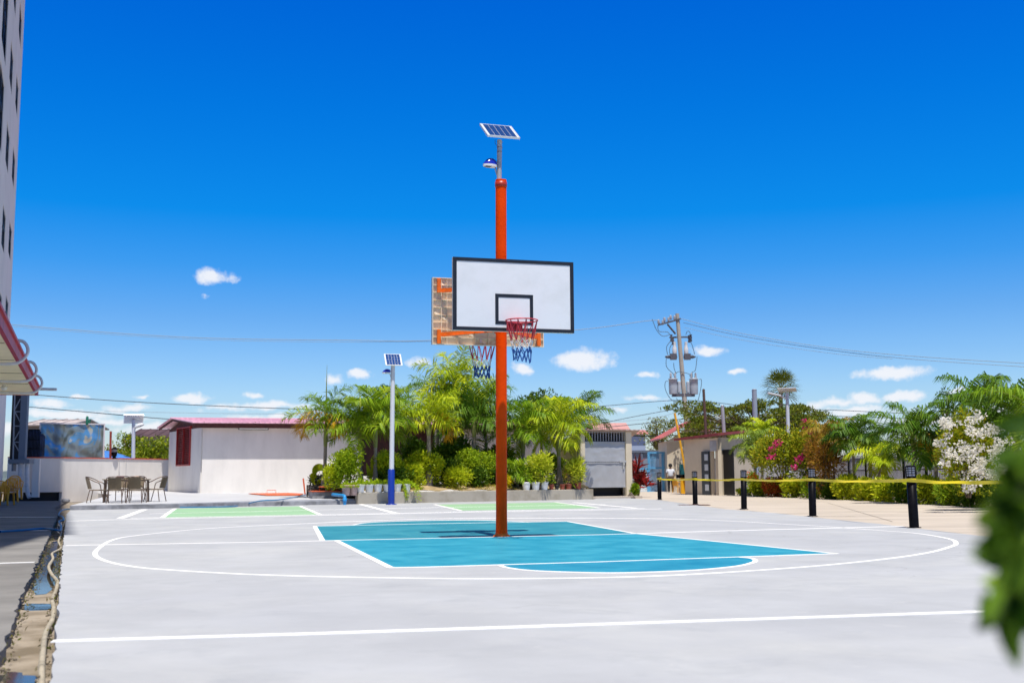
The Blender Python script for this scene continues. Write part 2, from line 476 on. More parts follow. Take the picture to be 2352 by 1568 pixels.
struct(MB().quad((-3000, -60, -.12), (3000, -60, -.12), (3000, 5000, -.12), (-3000, 5000, -.12)), 'ground', m_soil)

# the court slab, bounded by the drain channel, the kerb, the planter and the driveway
chR = [(118,1568),(126,1470),(135,1380),(142,1290),(147,1230),(153,1180)]
chL = [(0,1490),(29,1426),(52,1365),(79,1301),(112.6,1231),(134,1179)]
gR = [G(*p) for p in chR]; gL = [G(*p) for p in chL]
dirR = (gR[0] - gR[1]).normalized(); dirL = (gL[0] - gL[1]).normalized()
gR = [gR[0] + dirR * 14] + gR; gL = [gL[0] + dirL * 14] + gL
endY = G(146, 1165)
def edge_line(pts, step, amp, seed):
    g = random.Random(seed); out = []
    for a, b in zip(pts[:-1], pts[1:]):
        n = max(1, int((b - a).length / step))
        for i in range(n):
            p = a.lerp(b, i / n); out.append(p + Vector((g.uniform(-amp, amp), g.uniform(-amp, amp), 0)))
    out.append(pts[-1]); return out
kerb_px = [(160,1171),(394,1166.6),(574,1162),(822,1157)]
kerb_g = [G(*p) for p in kerb_px]
drv_px = [(1363,1146),(1390,1140),(1515,1147.5),(1665,1168.6),(1782,1177.4),(1900,1190.6),(2017,1202),(2245,1229)]
drv_g = [G(*p) for p in drv_px]
drv_g2 = drv_g + [Vector((7.6, 8, 0)), Vector((9.5, -9, 0))]
rim = edge_line(gR, .16, .012, 3)
court_poly = rim + [kerb_g[0] + Vector((.02, 0, 0))] + kerb_g[1:] + drv_g2
_t = m_court.node_tree; _b = _t.nodes['Principled BSDF']; _src = _b.inputs['Base Color'].links[0].from_socket   # patches of wear, water marks and specks in the paint
_tc = [n for n in _t.nodes if n.type == 'TEX_COORD'][0]
def _wear(src, scale, detail, lo, hi, col, fac, st=(1, 1, 1)):
    mp = _t.nodes.new('ShaderNodeMapping'); mp.inputs['Scale'].default_value = st; mp.inputs['Rotation'].default_value = (0, 0, -TH); _t.links.new(_tc.outputs['Object'], mp.inputs[0])
    n = _t.nodes.new('ShaderNodeTexNoise'); n.inputs['Scale'].default_value = scale; n.inputs['Detail'].default_value = detail; n.inputs['Roughness'].default_value = .65; n.inputs['Distortion'].default_value = .4
    _t.links.new(mp.outputs[0], n.inputs['Vector'])
    r = _t.nodes.new('ShaderNodeMapRange'); r.inputs['From Min'].default_value = lo; r.inputs['From Max'].default_value = hi; r.inputs['To Max'].default_value = fac
    _t.links.new(n.outputs['Fac'], r.inputs['Value'])
    mx = _t.nodes.new('ShaderNodeMixRGB'); _t.links.new(r.outputs[0], mx.inputs['Fac']); _t.links.new(src, mx.inputs['Color1']); mx.inputs['Color2'].default_value = (*col, 1)
    return mx.outputs[0]
_src = _wear(_src, .55, 8, .5, .75, (.49, .495, .49), .8)
_src = _wear(_src, 1.5, 9, .55, .75, (.31, .325, .35), .6)
_src = _wear(_src, 3.2, 6, .6, .72, (.50, .50, .50), .4)
_src = _wear(_src, 9, 4, .72, .78, (.27, .27, .27), .55)
_src = _wear(_src, .16, 3, .5, .7, (.36, .37, .40), .7)
_v = _t.nodes.new('ShaderNodeTexVoronoi'); _v.feature = 'DISTANCE_TO_EDGE'; _v.inputs['Scale'].default_value = .21   # hairline cracks, only in places
_nw = _t.nodes.new('ShaderNodeTexNoise'); _nw.inputs['Scale'].default_value = 1.6; _nw.inputs['Detail'].default_value = 6; _t.links.new(_tc.outputs['Object'], _nw.inputs['Vector'])
_ad = _t.nodes.new('ShaderNodeMixRGB'); _ad.blend_type = 'ADD'; _ad.inputs['Fac'].default_value = 1.1; _t.links.new(_tc.outputs['Object'], _ad.inputs['Color1']); _t.links.new(_nw.outputs['Color'], _ad.inputs['Color2']); _t.links.new(_ad.outputs[0], _v.inputs['Vector'])
_r1 = _t.nodes.new('ShaderNodeMapRange'); _r1.inputs['From Min'].default_value = .0035; _r1.inputs['From Max'].default_value = .0008; _t.links.new(_v.outputs['Distance'], _r1.inputs['Value'])
_nm = _t.nodes.new('ShaderNodeTexNoise'); _nm.inputs['Scale'].default_value = .3; _t.links.new(_tc.outputs['Object'], _nm.inputs['Vector'])
_r2 = _t.nodes.new('ShaderNodeMapRange'); _r2.inputs['From Min'].default_value = .5; _r2.inputs['From Max'].default_value = .62; _r2.inputs['To Max'].default_value = .6; _t.links.new(_nm.outputs['Fac'], _r2.inputs['Value'])
_mm = _t.nodes.new('ShaderNodeMath'); _mm.operation = 'MULTIPLY'; _t.links.new(_r1.outputs[0], _mm.inputs[0]); _t.links.new(_r2.outputs[0], _mm.inputs[1])
_mc = _t.nodes.new('ShaderNodeMixRGB'); _t.links.new(_mm.outputs[0], _mc.inputs['Fac']); _t.links.new(_src, _mc.inputs['Color1']); _mc.inputs['Color2'].default_value = (.2, .2, .2, 1); _src = _mc.outputs[0]
_t.links.new(_src, _b.inputs['Base Color'])
struct(MB().prism([Vector((p.x, p.y, -.115)) for p in court_poly], (0, 0, .115)), 'court_floor', m_court)

# driveway, a centimetre lower than the court, to the gate and along the hedge
hedge_px = [(1740,1139),(1900,1145),(2060,1153),(2230,1163)]
hedge_g = [G(*p) for p in hedge_px]
dpoly = [p + Vector((-.4, 0, 0)) for p in reversed(drv_g2)] + [Vector((5, 62, 0)), Vector((6, 90, 0)), Vector((16, 90, 0)), Vector((11.5, 60, 0))] + hedge_g + [Vector((14.5, 14, 0)), Vector((15.5, -9, 0))]
struct(MB().prism([Vector((p.x, p.y, -.11)) for p in dpoly], (0, 0, .097)), 'driveway', m_drive)

# pavement left of the drain channel
lrim = edge_line(gL, .16, .018, 5)
lpoly = lrim + [Vector((endY.x - .3, endY.y, 0)), Vector((-19.3, 49.6, 0)), Vector((-34, 49.6, 0)), Vector((-34, -9, 0))]
struct(MB().prism([Vector((p.x, p.y, -.115)) for p in lpoly], (0, 0, .113)), 'pavement', m_pave)

# channel bed, its puddles and silt
def chan(y, f):
    def at(px_list):
        for (x0, y0), (x1, y1) in zip(px_list[:-1], px_list[1:]):
            if y1 <= y <= y0: return x0 + (x1 - x0) * (y0 - y) / (y0 - y1)
        (x0, y0), (x1, y1) = px_list[0], px_list[1]
        if y > y0: return x0 + (x0 - x1) * (y - y0) / (y0 - y1)
        return px_list[-1][0]
    return at(chL) * (1 - f) + at(chR) * f
m_bed = M('channel_bed', (.34, .285, .22), .95, col2=(.17, .135, .09), vscale=2.2, bump=.5, bscale=30, detail=9, lo=.42, hi=.62)
bm_ = MB(); wide = .35
bl = [p + Vector((-wide, 0, -.085)) for p in gL] + [Vector((endY.x - .6, endY.y, -.085)), Vector((-19.6, 50, -.085))]
br = [p + Vector((wide, 0, -.085)) for p in gR] + [Vector((endY.x + .5, endY.y, -.085)), Vector((-18.2, 50, -.085))]
for i in range(len(bl) - 1): bm_.quad(bl[i], br[min(i, len(br) - 1)], br[min(i + 1, len(br) - 1)], bl[i + 1])
struct(bm_, 'channel_bed', m_bed)
m_water = M('puddle_water', (.05, .045, .035), .06, spec=.5, bump=.02, bscale=5)
pw = MB()
for (y0, y1, f0, f1) in ((1243, 1366, .02, .99), (1386, 1400, .0, .95), (1542, 1600, -.02, .8), (1195, 1224, .3, .9)):
    ys = np.linspace(y1, y0, 14); le, ri = [], []
    g = random.Random(int(y0))
    for k, y in enumerate(ys):
        e = 0.25 * (1 - math.sin(math.pi * (k + .6) / 14.2)) if k in (0, 1, 12, 13) else 0
        le.append(G(chan(y, f0 + e * 1.3 + g.uniform(0, .07)), y + g.uniform(-3, 3), -.0825)); ri.append(G(chan(y, f1 - e * 1.3 - g.uniform(0, .07)), y + g.uniform(-3, 3), -.0825))
    for k in range(13): pw.quad(le[k], ri[k], ri[k + 1], le[k + 1])
struct(pw, 'water', m_water)
# moss and crumbled dirt along both lips of the channel
g = random.Random(12); deb = MB(); q = []; vv = []
for line, sg in ((lrim, 1), (rim, -1)):
    for p in line:
        if not (3 < p.y < 48): continue
        for _ in range(2):
            c = p + Vector((sg * g.uniform(-.01, .07), g.uniform(-.08, .08), -.06 + g.uniform(0, .05)))
            s_ = g.uniform(.004, .013)
            deb.lathe(c, [(s_ * .7, -s_ * .5), (s_, 0), (s_ * .5, s_ * .5)], 5)
o = deb.build('gravel', M('channel_debris', (.19, .15, .1), .95, var=.5, vscale=18)); tag(o, kind='stuff')
n = 1300; base = []
for _ in range(n):
    line, sg = ((lrim, 1), (rim, -1))[g.random() < .45]
    p = g.choice([q_ for q_ in line[8:] if q_.y < 26] or line)
    base.append((p.x + sg * g.uniform(0, .06), p.y + g.uniform(-.1, .1), -.075 + g.uniform(0, .04)))
ax = nrm(rng.normal(size=(n, 3)) * .6 + np.array([0, 0, .8]))
o = np_mesh('moss', kites(np.array(base), ax, rng.uniform(.012, .045, n), rng.uniform(.006, .014, n)), 4, LEAF('moss_green', [(.05, .06, .02), (.09, .1, .03), (.16, .13, .05)], .2), None, rng.random(n))
tag(o, kind='stuff')

# raised plaza behind its kerb
kt = [Vector((p.x, p.y, .13)) for p in kerb_g]
inner = [p + Vector((-.03, .14, 0)) for p in kt]
pp = [Vector((p.x, p.y, plaza_z(p.y))) for p in inner] + [Vector((-3.5, 44, plaza_z(44))), Vector((4, 60, plaza_z(60))), Vector((-24, 62, plaza_z(62))), Vector((-17.2, 49, plaza_z(49)))]
pm = MB(); nn = len(pp); pm.add(pp, [tuple(range(nn))])
pb = [Vector((p.x, p.y, -.12)) for p in pp]
pm.add(pp + pb, [(i, nn + i, nn + (i + 1) % nn, (i + 1) % nn) for i in range(nn)])
struct(pm, 'plaza', m_plaza)
km = MB()
kk = edge_line(kerb_g, .22, .012, 9); g = random.Random(4)
for a, b in zip(kk[:-1], kk[1:]):
    z0, z1 = .13 + g.uniform(-.01, .003), .13 + g.uniform(-.01, .003)
    off = Vector((-.03, .16, 0))
    km.add([a - ZD * .1, b - ZD * .1, b + ZD * z1, a + ZD * z0, a + off + ZD * z0, b + off + ZD * z1], [(0, 1, 2, 3), (3, 2, 5, 4)])
struct(km, 'kerb', m_kerb)

# ------------------------------------------------------------------ painted court
def sheet(name, px, mat, z):
    m = MB(); v = [G(*p) for p in px]; v = [Vector((p.x, p.y, z)) for p in v]
    m.add(v, [tuple(range(len(v)))]); return struct(m, name, mat)
sheet('court_paint_blue_key', [(770,1241),(893,1303),(1400,1289.5),(1920,1271),(1460,1225.5),(1152,1232)], m_blue, .0012)
sheet('court_paint_teal_key', [(723,1208),(741,1241),(1152,1232),(1458,1225),(1305,1197),(1000,1202)], m_teal, .0012)
fc = [(1148,1297.5),(1165,1303),(1212,1309),(1300,1313),(1400,1315),(1500,1313),(1600,1308.5),(1690,1300),(1727,1292),(1735,1287),(1727,1282),(1700,1279)]
rc = [(810,1205.5),(835,1201),(880,1198),(985,1195),(1100,1194.5),(1170,1196.5),(1215,1199)]
def ground_curve(px, k=8, closed=False): return sm_curve([G(*p) for p in px], k, closed)
m = MB(); v = [Vector((p.x, p.y, .0016)) for p in ground_curve(fc)]; m.add(v, [tuple(range(len(v)))]); struct(m, 'court_paint_free_throw_circle', m_blue2)
m = MB(); v = [Vector((p.x, p.y, .0016)) for p in ground_curve(rc)]; m.add(v, [tuple(range(len(v)))]); struct(m, 'court_paint_far_free_throw_circle', m_teal)
sheet('court_paint_green', [(374,1188.5),(402,1167.5),(690,1162),(736,1181.5)], m_green, .0012)
sheet('court_paint_far_green', [(1000,1158.3),(1275,1153.3),(1378,1166),(1058,1172)], m_green, .0012)

lines = MB()
_lz = [0.003]
def strip(pts, w, closed=False):
    z = _lz[0]; _lz[0] += 0.00006
    n = len(pts); le, ri = [], []
    for i, p in enumerate(pts):
        a = pts[i - 1] if (closed or i > 0) else p; b = pts[(i + 1) % n] if (closed or i < n - 1) else p
        t = (b - a); t.z = 0; t.normalize(); s_ = Vector((-t.y, t.x, 0)) * (w / 2); s_.y *= min(4.0, max(1.35, p.y / 9)) * random.uniform(.93, 1.07); s_.x *= random.uniform(.95, 1.05)
        le.append(Vector((p.x + s_.x, p.y + s_.y, z))); ri.append(Vector((p.x - s_.x, p.y - s_.y, z)))
    for i in range(n if closed else n - 1):
        j = (i + 1) % n; lines.quad(ri[i], ri[j], le[j], le[i]); dn = Vector((0, 0, -z - .002)); lines.quad(ri[i] + dn, ri[j] + dn, ri[j], ri[i]); lines.quad(le[j] + dn, le[i] + dn, le[i], le[j])
def line(px, w=.05, k=1, closed=False): strip(ground_curve(px, k, closed) if k > 1 else [G(*p) for p in px], w, closed)
line([(218,1270),(238,1286),(300,1300),(400,1309),(600,1319.5),(900,1326.5),(1175,1328.3),(1500,1322.5),(1800,1305),(2000,1287),(2125,1270),(2183,1255),(2196,1247),(2180,1237),(2110,1225),(2031,1218.5),(1900,1209),(1780,1202),(1665,1195.5),(1500,1190.5),(1250,1189.3),(1000,1190.8),(817,1196.8),(660,1203.7),(500,1211.5),(402,1219.7),(300,1231),(262,1238.5),(238,1250)], .055, 8, True)
line(fc, .055, 8); line(rc, .05, 8)
line([(152,1252),(600,1244.5),(976,1236),(1378,1227.4),(1665,1218.5),(2075,1208)], .05)
line([(893,1303),(976,1301.7),(1378,1289.8),(1925,1270.5)], .05)
line([(773,1241),(897,1303)], .075); line([(1464,1225),(1922,1271)], .06)
line([(723,1208),(741,1241)], .075); line([(1303,1197),(1460,1225)], .06)
line([(720,1208),(1000,1202),(1305,1197)], .04)
line([(120,1472),(700,1455.5),(1175,1440),(1750,1421),(2290,1403),(2700,1391)], .068)
line([(155,1196),(344,1191),(716,1183.3),(912,1179.3),(1119,1174.6),(1520,1168)], .06)
line([(300,1189.5),(660,1182.5),(912,1178),(1165,1171.8),(1480,1166.5)], .05)
line([(344,1179.4),(660,1172.5),(735,1170.7)], .035); line([(735,1170.7),(914,1166.8),(1119,1163),(1390,1158)], .04)
line([(276,1190),(332,1169.5)], .16); line([(372,1188.5),(402,1167.5)], .1)
line([(690,1162),(737,1182)], .1); line([(828,1157.5),(912,1179)], .15)
line([(998,1158),(1060,1172.3)], .1); line([(1275,1153),(1378,1166)], .1); line([(1318,1153.5),(1462,1166.5)], .14)
struct(lines, 'court_lines', m_line)
lines = MB()
line([(0,1187),(128,1187)], .05); line([(-10,1218),(112,1217.5)], .05); line([(0,1293),(80,1290.5)], .05)
struct(lines, 'pavement_lines', m_line)
lines = MB()
for px in ([(1640,1150),(1760,1150.5),(1900,1153)], [(1788,1184),(1870,1183.5),(1965,1184)], [(1900,1153),(2050,1196)], [(2060,1175),(2230,1178)]): strip([p - ZD * .014 for p in [G(*q_) for q_ in px]], .02)
for v_ in lines.v: v_.z = -.0095 if v_.z > -.012 else -.013
struct(lines, 'driveway_joints', M('joint_dark', (.2, .17, .14), .9))

# the low bed of soil on the planter, hill far behind the gate
m_hill = M('far_hill', (.10, .13, .13), 1, var=.2, vscale=.01)
hm = MB(); row = []
g = random.Random(2)
xs = np.linspace(-1800, 2400, 60)
zt = [18 + 26 * math.exp(-((x - 330) / 260) ** 2) + 6 * math.sin(x * .011) + g.uniform(0, 3) for x in xs]
for i in range(59):
    hm.add([(xs[i], 2200, -1), (xs[i + 1], 2200, -1), (xs[i + 1], 2500, zt[i + 1]), (xs[i], 2500, zt[i]), (xs[i + 1], 2900, -1), (xs[i], 2900, -1)], [(0, 1, 2, 3), (3, 2, 4, 5)])
struct(hm, 'hills', m_hill)

# ================================================================== BASKETBALL GOAL
m_orange = M('orange_pole_paint', (.94, .068, .001), .45, var=.12, vscale=3.5, bump=.22, bscale=38, spec=.08, detail=7)
m_orange2 = M('orange_bracket_paint', (.88, .15, .004), .45, var=.15, vscale=8, bump=.2, bscale=40)
m_board = M('board_white', (.78, .78, .79), .42, col2=(.70, .70, .695), vscale=2.4, detail=9, lo=.48, hi=.75, bump=.03, bscale=60)
m_boardk = M('board_black', (.012, .013, .018), .4, var=.3, vscale=12)
m_rim = M('rim_red', (.58, .035, .05), .35, var=.2, vscale=14)
m_back = M('board_back_beige', (.85, .70, .52), .6, var=.12, vscale=5)
base = G(1152, 1231.5); top = P(1150.7, 413, 16.95); top.z += 0
goal = thing('basketball_goal', 'double-sided orange basketball goal on one tall orange pole', 'basketball goal', base)
def at(u, v, z): return base + UD * u + VD * v + ZD * z
pm = MB(); pr = .0845
axis = (top - base)
pts = [base - ZD * .05, base + axis * .06] + [base + axis * f for f in (.15, .3, .45, .6, .75, .9, .985)] + [top]
pm.tube(pts, [pr * 1.08] + [pr] * (len(pts) - 1), 32)
fl = MB(); fl.lathe(base + axis * .982, [(pr * .99, -.02), (pr * 1.09, -.015), (pr * 1.09, .06), (pr * .6, .068)], 28); fl.build('pole_cap', M('cap_red', (.42, .03, .012), .4), goal)
fl = MB(); fl.lathe(base + ZD * .004, [(.118, 0), (.112, .012), (.1, .03), (.09, .06)], 28)
for k in range(7): fl.lathe(base + Vector((math.cos(k) * .1, math.sin(k * 1.7) * .1, .004)), [(.03, 0), (.024, .02), (.01, .028)], 7)
fl.build('base_weld', m_orange2, goal)
drops = pm; g = random.Random(8)   # blobs of dried paint and weld spatter on the pole
for k in range(60):
    f = g.choice([g.uniform(.52, .62), g.uniform(.2, .34), g.uniform(.02, .06), g.uniform(.1, .9)])
    a = g.uniform(-2.6, -.3) if g.random() < .8 else g.uniform(-.6, .4)
    c = base + axis * f + Vector((math.cos(a), math.sin(a), 0)) * pr
    s_ = g.uniform(.003, .008)
    drops.lathe(c, [(s_ * .5, -s_ * 1.3), (s_, 0), (s_ * .5, s_)], 6)
pm.build('pole', m_orange, goal)

def backboard(bu, bv, zb, face, red):
    "face -1 looks at the camera, +1 looks away"
    F = VD * face; Wd, Hh = 1.83, 1.065
    c = at(bu, bv, zb + Hh / 2)
    ax = (UD, VD, ZD)
    m = MB(); m.box(c + F * .012, (Wd, .022, Hh), ax); bb = m.build('backboard', m_board, goal)
    m = MB(); t = .052; y = c + F * .0255
    for (dx, dz, sx, sz) in ((0, Hh / 2 - t / 2, Wd + .006, t), (0, -Hh / 2 + t / 2, Wd + .006, t)): m.box(y + UD * dx + ZD * dz, (sx, .007, sz), ax)
    for sx in (-1, 1): m.box(y + UD * sx * (Wd / 2 - t / 2 + .001), (t + .004, .007, Hh - 2 * t), ax)
    m.build('border', m_boardk, bb)
    m = MB(); w_, h_, zc = .575, .45, -Hh / 2 + .1 + .225
    y = c + F * .025
    for dz in (-1, 1): m.box(y + ZD * (zc + dz * (h_ / 2 - .026)), (w_, .005, .05), ax)
    for sx in (-1, 1): m.box(y + UD * sx * (w_ / 2 - .025) + ZD * zc, (.05, .005, h_ - .102), ax)
    m.build('target_square', m_boardk, bb)
    m = MB(); m.box(c - F * .002, (Wd - .03, .004, Hh - .03), ax); m.build('shell', m_back, bb)
    # ribbed plastic shell behind the face
    m = MB(); D = .05; B = c - F * (D / 2)
    for dz in (-1, 1): m.box(B + ZD * dz * (Hh / 2 - .006), (Wd, D, .012), ax)
    for sx in (-1, 1): m.box(B + UD * sx * (Wd / 2 - .006), (.012, D, Hh - .024), ax)
    m.build('shell_rim', M('shell_edge', (.78, .68, .55), .55), bb)
    m = MB(); B2 = c - F * (D * .45)
    for x in (-.68, -.5, -.22, 0, .22, .5, .68, -.77, .77): m.box(B2 + UD * x, (.008, D * .8, Hh - .03), ax)
    for k in range(1, 9): m.box(B2 + ZD * (-Hh / 2 + k * Hh / 9), (Wd - .03, D * .74, .008), ax)
    for (x0, z0, x1, z1) in ((-.85, .5, -.1, -.05), (.85, .5, .1, -.05), (-.88, -.02, -.05, -.5), (.88, -.02, .05, -.5)):
        m.beam(B2 + UD * x0 + ZD * z0, B2 + UD * x1 + ZD * z1, D * .66, .008, up=VD)
    m.build('ribs', m_back, bb)
    for x in (-.13, .13):
        for z in (-.34, -.46):
            m = MB(); m.box(B2 - F * .02 + UD * x + ZD * z, (.09 if z > -.4 else .035, .012, .022 if z > -.4 else .07), ax)
            m.build('mounting_slot', M('slot_metal', (.75, .75, .76), .35, metal=.6), bb)
    # arms from the pole to brackets on both board edges
    for sx in (-1, 1):
        for z in (.86, .16):
            m = MB(); e = c - F * .075 + UD * sx * .8 + ZD * (z - Hh / 2)
            s0 = at(0, 0, zb + z + (-.015 if z > .5 else .02)) + UD * sx * (pr + .005) + F * 0.0
            m.beam(s0, e, .022, .05); m.beam(s0 + ZD * -.028, s0.lerp(e, .97) - ZD * .035, .045, .012)
            m.build('support_arm', m_orange2, goal)
            m = MB(); m.box(e + ZD * (.07 if z > .5 else (-.04 if face > 0 else .09)) + UD * sx * .02, (.055, .05, .22), ax); m.build('edge_bracket', m_orange2, goal)
    for z in (.86, .16):
        m = MB(); m.lathe(at(0, 0, zb + z), [(pr + .003, -.035), (pr + .014, -.034), (pr + .014, .034), (pr + .003, .035)], 28)
        m.build('pole_clamp', m_orange2, goal)
    # hoop
    hz = zb + .11; rc_ = at(bu, bv, hz) + F * (.03 + .385)
    m = MB(); R0 = .228
    m.tube([rc_ + UD * (R0 * math.cos(a)) + VD * (R0 * math.sin(a)) for a in np.linspace(0, 2 * math.pi, 49)[:-1]], .0095, 10, closed=True)
    hoop = m.build('hoop', m_rim, goal)
    m = MB(); m.box(at(bu, bv, hz - .04) + F * .035, (.24, .012, .135), ax, .004)
    for sx in (-1, 1):
        for dz in (-.085, .005): m.lathe(at(bu, bv, hz + dz) + F * .041 + UD * sx * .09, [(.012, 0), (.012, .012), (.006, .016)], 8, ax=(UD, ZD, F))
    m.build('bracket_plate', m_rim, hoop)
    m = MB(); q0 = at(bu, bv, hz) + F * .04
    m.prism([q0 + UD * -.11, q0 + UD * .11, rc_ + UD * .16 - F * .163, rc_ + UD * .08 - F * .212, rc_ + UD * -.08 - F * .212, rc_ + UD * -.16 - F * .163], (0, 0, -.014))
    m.prism([q0 + UD * -.05 - ZD * .015, q0 + UD * -.05 - ZD * .1, q0 + UD * -.05 + F * .2 - ZD * .015], UD * .008)
    m.prism([q0 + UD * .05 - ZD * .015, q0 + UD * .05 - ZD * .1, q0 + UD * .05 + F * .2 - ZD * .015], UD * .008)
    m.build('hoop_bracket', m_rim, hoop)
    # net: red loops from the ring, a white belt, a blue tail
    gg = random.Random(int(bv * 100) + 50); n = 12
    lev = [(R0, 0), (.158, -.285), (.150, -.345), (.138, -.40), (.126, -.48), (.122, -.56)]
    P_ = {}
    for k, (r, z) in enumerate(lev):
        for i in range(n):
            a = 2 * math.pi * (i + .5 * (k % 2)) / n + gg.uniform(-.05, .05) * (k > 0)
            rr = r * gg.uniform(.9, 1.07) if k > 1 else r
            zz = z + (gg.uniform(-.02, .02) if k > 0 else 0) - (.05 * max(0, math.sin(a + 2.2)) if k == 5 else 0)
            P_[(k, i)] = rc_ + UD * (rr * math.cos(a)) + VD * (rr * math.sin(a)) + ZD * zz
    def strand(mb, a, b, r, sag=.0):
        mid = (a + b) / 2 + Vector((gg.uniform(-.006, .006), gg.uniform(-.006, .006), sag)); mb.tube([a, a.lerp(mid, .6), mid, mid.lerp(b, .4), b], r, 5)
    for name_, ks, mat_, r_ in (('net_top', (0,), M('net_red', (.46, .03, .05), .8), .0062), ('net_middle', (1, 2), M('net_white', (.66, .66, .66), .8), .0048), ('net_tail', (3, 4), M('net_blue', (.012, .075, .30), .8), .0075)):
        m = MB()
        for k in ks:
            for i in range(n):
                j = (i, (i - 1) % n) if k % 2 == 0 else (i, (i + 1) % n)
                for jj in j: strand(m, P_[(k, i)], P_[(k + 1, jj)], r_, -.01 if k > 2 else 0)
        m.build(name_, mat_, hoop)
    return bb
FV, RV = -.98, .62
pc = PL(1180, 679, base + VD * FV, VD)
def local(p): d = p - base; return d.dot(UD), d.dot(VD), d.z
fu, fv, fz = local(pc)
backboard(fu, FV, fz - .5325, -1, True)
pc2 = PL(1121, 718.5, base + VD * RV, VD); ru, rv, rz_ = local(pc2)
backboard(ru, RV, rz_ - .5325, 1, False)

# ================================================================== SOLAR LAMPS
m_galv = M('galvanised_grey', (.43, .44, .46), .45, metal=.25, var=.1, vscale=6)
m_frame = M('panel_frame', (.82, .83, .84), .3, metal=.3)
m_cell = M('solar_cell', (.015, .06, .22), .12, var=.15, vscale=9, spec=.7)
m_lampblue = M('lamp_blue', (.01, .03, .42), .2, spec=.6)
m_white = M('white_enamel', (.74, .75, .76), .35)
def solar_head(root, c, w, s, phi, psi, cols=5, rows=4, th=.03):
    "panel whose lower edge faces the camera; c = centre"
    X = Vector((math.cos(psi), math.sin(psi), 0)); Bk = Vector((-math.sin(psi), math.cos(psi), 0))
    Y = Bk * math.cos(phi) + ZD * math.sin(phi); Nn = X.cross(Y)
    ax = (X, Y, Nn)
    m = MB(); m.box(c - Nn * .004, (w * .98, s * .98, th * .6), ax); pan = m.build('solar_panel', M('panel_back', (.7, .71, .72), .5), root)
    m = MB(); fw = .022 * w / .5
    for d in (-1, 1):
        m.box(c + X * d * (w / 2 - fw * .5), (fw, s, th), ax); m.box(c + Y * d * (s / 2 - fw * .3), (w - 2 * fw, fw * .6, th), ax)
    m.build('panel_frame', m_frame, pan)
    m = MB(); m.box(c + Nn * (th * .28), (w - 2 * fw - .002, s - fw * 1.2 - .002, .004), ax); m.build('back_sheet', m_white, pan)
    m = MB(); iw, ih = w - 3.4 * fw, s - fw * 1.5
    for i in range(cols):
        for j in range(rows):
            m.box(c + Nn * (th * .28 + .004) + X * (-iw / 2 + iw * (i + .5) / cols) + Y * (-ih / 2 + ih * (j + .5) / rows), (iw / cols * .93, ih / rows * .94, .003), ax)
    m.build('solar_cells', m_cell, pan)
    m = MB()
    for d in (-.2, .2): m.box(c - Nn * (th * .5 + .014) + Y * d * s, (w * .62, .03, .03), ax)
    m.build('mount_rail', m_frame, pan)
    return c - Nn * (th + .02)
def lamp_head(root, c, d, ln, ht, shell=None):
    "cobra-head: blue domed shell, pale underside with slots; c = where it meets the post, d = outward direction"
    d = Vector(d).normalized(); sd = d.cross(ZD).normalized()
    K = 12; m = MB(); rings = []
    for k in range(K + 1):
        f = k / K; wd = ln * .3 * (math.sin(math.pi * (f * .86 + .12))) ** .6; hh = ht * (math.sin(math.pi * (f * .80 + .2))) ** .7 if f < 1 else .004
        cc = c + d * (ln * (.08 + .92 * f))
        rings.append([cc + sd * wd * math.cos(a) + ZD * hh * math.sin(a) for a in np.linspace(0, math.pi, 9)])
    vs = [v for r in rings for v in r]; fs = []
    for k in range(K):
        for j in range(8): fs.append((k * 9 + j, k * 9 + j + 1, k * 9 + 10 + j, k * 9 + 9 + j))
    m.add(vs, fs, True); m.add(rings[0], [tuple(range(9))]); hd = m.build('lamp_head', shell or m_lampblue, root)
    m = MB(); bot = [r[0] for r in rings] + [r[-1] for r in reversed(rings)]
    m.prism(bot, (0, 0, -ht * .3)); m.build('lens', m_white, hd)
    m = MB()
    for k in range(5): m.box(c + d * ln * (.5 + k * .085) - ZD * ht * .31, (.012, ln * .36, ht * .06), (d, sd, ZD))
    m.build('lens_slot', M('slot_grey', (.1, .11, .13), .5), hd)
    m = MB(); m.tube([c - d * .01 + ZD * ht * .3, c + d * ln * .26 + ZD * ht * .34], ht * .26, 14); m.tube([c - ZD * ht * 1.4 - d * 0.0, c + d * ln * .17 - ZD * ht * .1], ht * .1, 6)
    m.build('lamp_arm', m_galv, root)

pb_ = top + ZD * .0; hgt = P(1147, 322, 16.95)
lamp = thing('solar_lamp', 'solar lamp with blue head fixed on top of the orange goal pole', 'solar lamp', pb_, 'solar lamps')
p0 = P(1146.5, 413, 16.95); p1 = P(1147.5, 322, 16.95)
m = MB(); m.tube([p0 - ZD * .05, p1], .037, 20); m.build('post', m_galv, lamp)
for f in (.82, .7): m = MB(); m.lathe(p0.lerp(p1, f), [(.0375, -.004), (.04, -.003), (.04, .003), (.0375, .004)], 20); m.build('clamp_band', M('clamp_rust', (.2, .1, .08), .6), lamp)
m = MB(); m.tube([p0.lerp(p1, .8) + UD * -.04, p0.lerp(p1, .8) + UD * .045], .008, 6); m.build('clamp_bolt', MATS['clamp_rust'], lamp); m = MB(); m.tube([p0.lerp(p1, .95) + UD * -.04, p0.lerp(p1, .95) + UD * .045], .008, 6)
m.build('clamp_bolt', M('clamp_rust', (.2, .1, .08), .6), lamp)
solar_head(lamp, P(1147.5, 302, 17.0), .515, .56, R_(35), R_(17))
m = MB(); m.tube(sm_curve([P(1137, 321, 16.98), P(1138, 330, 16.95), P(1144, 338, 16.93)], 5), .004, 5); m.build('cable', M('cable_blue', (.01, .03, .2), .5), lamp)
lamp_head(lamp, P(1141.5, 381, 16.95), -UD - VD * .25, .235, .105)

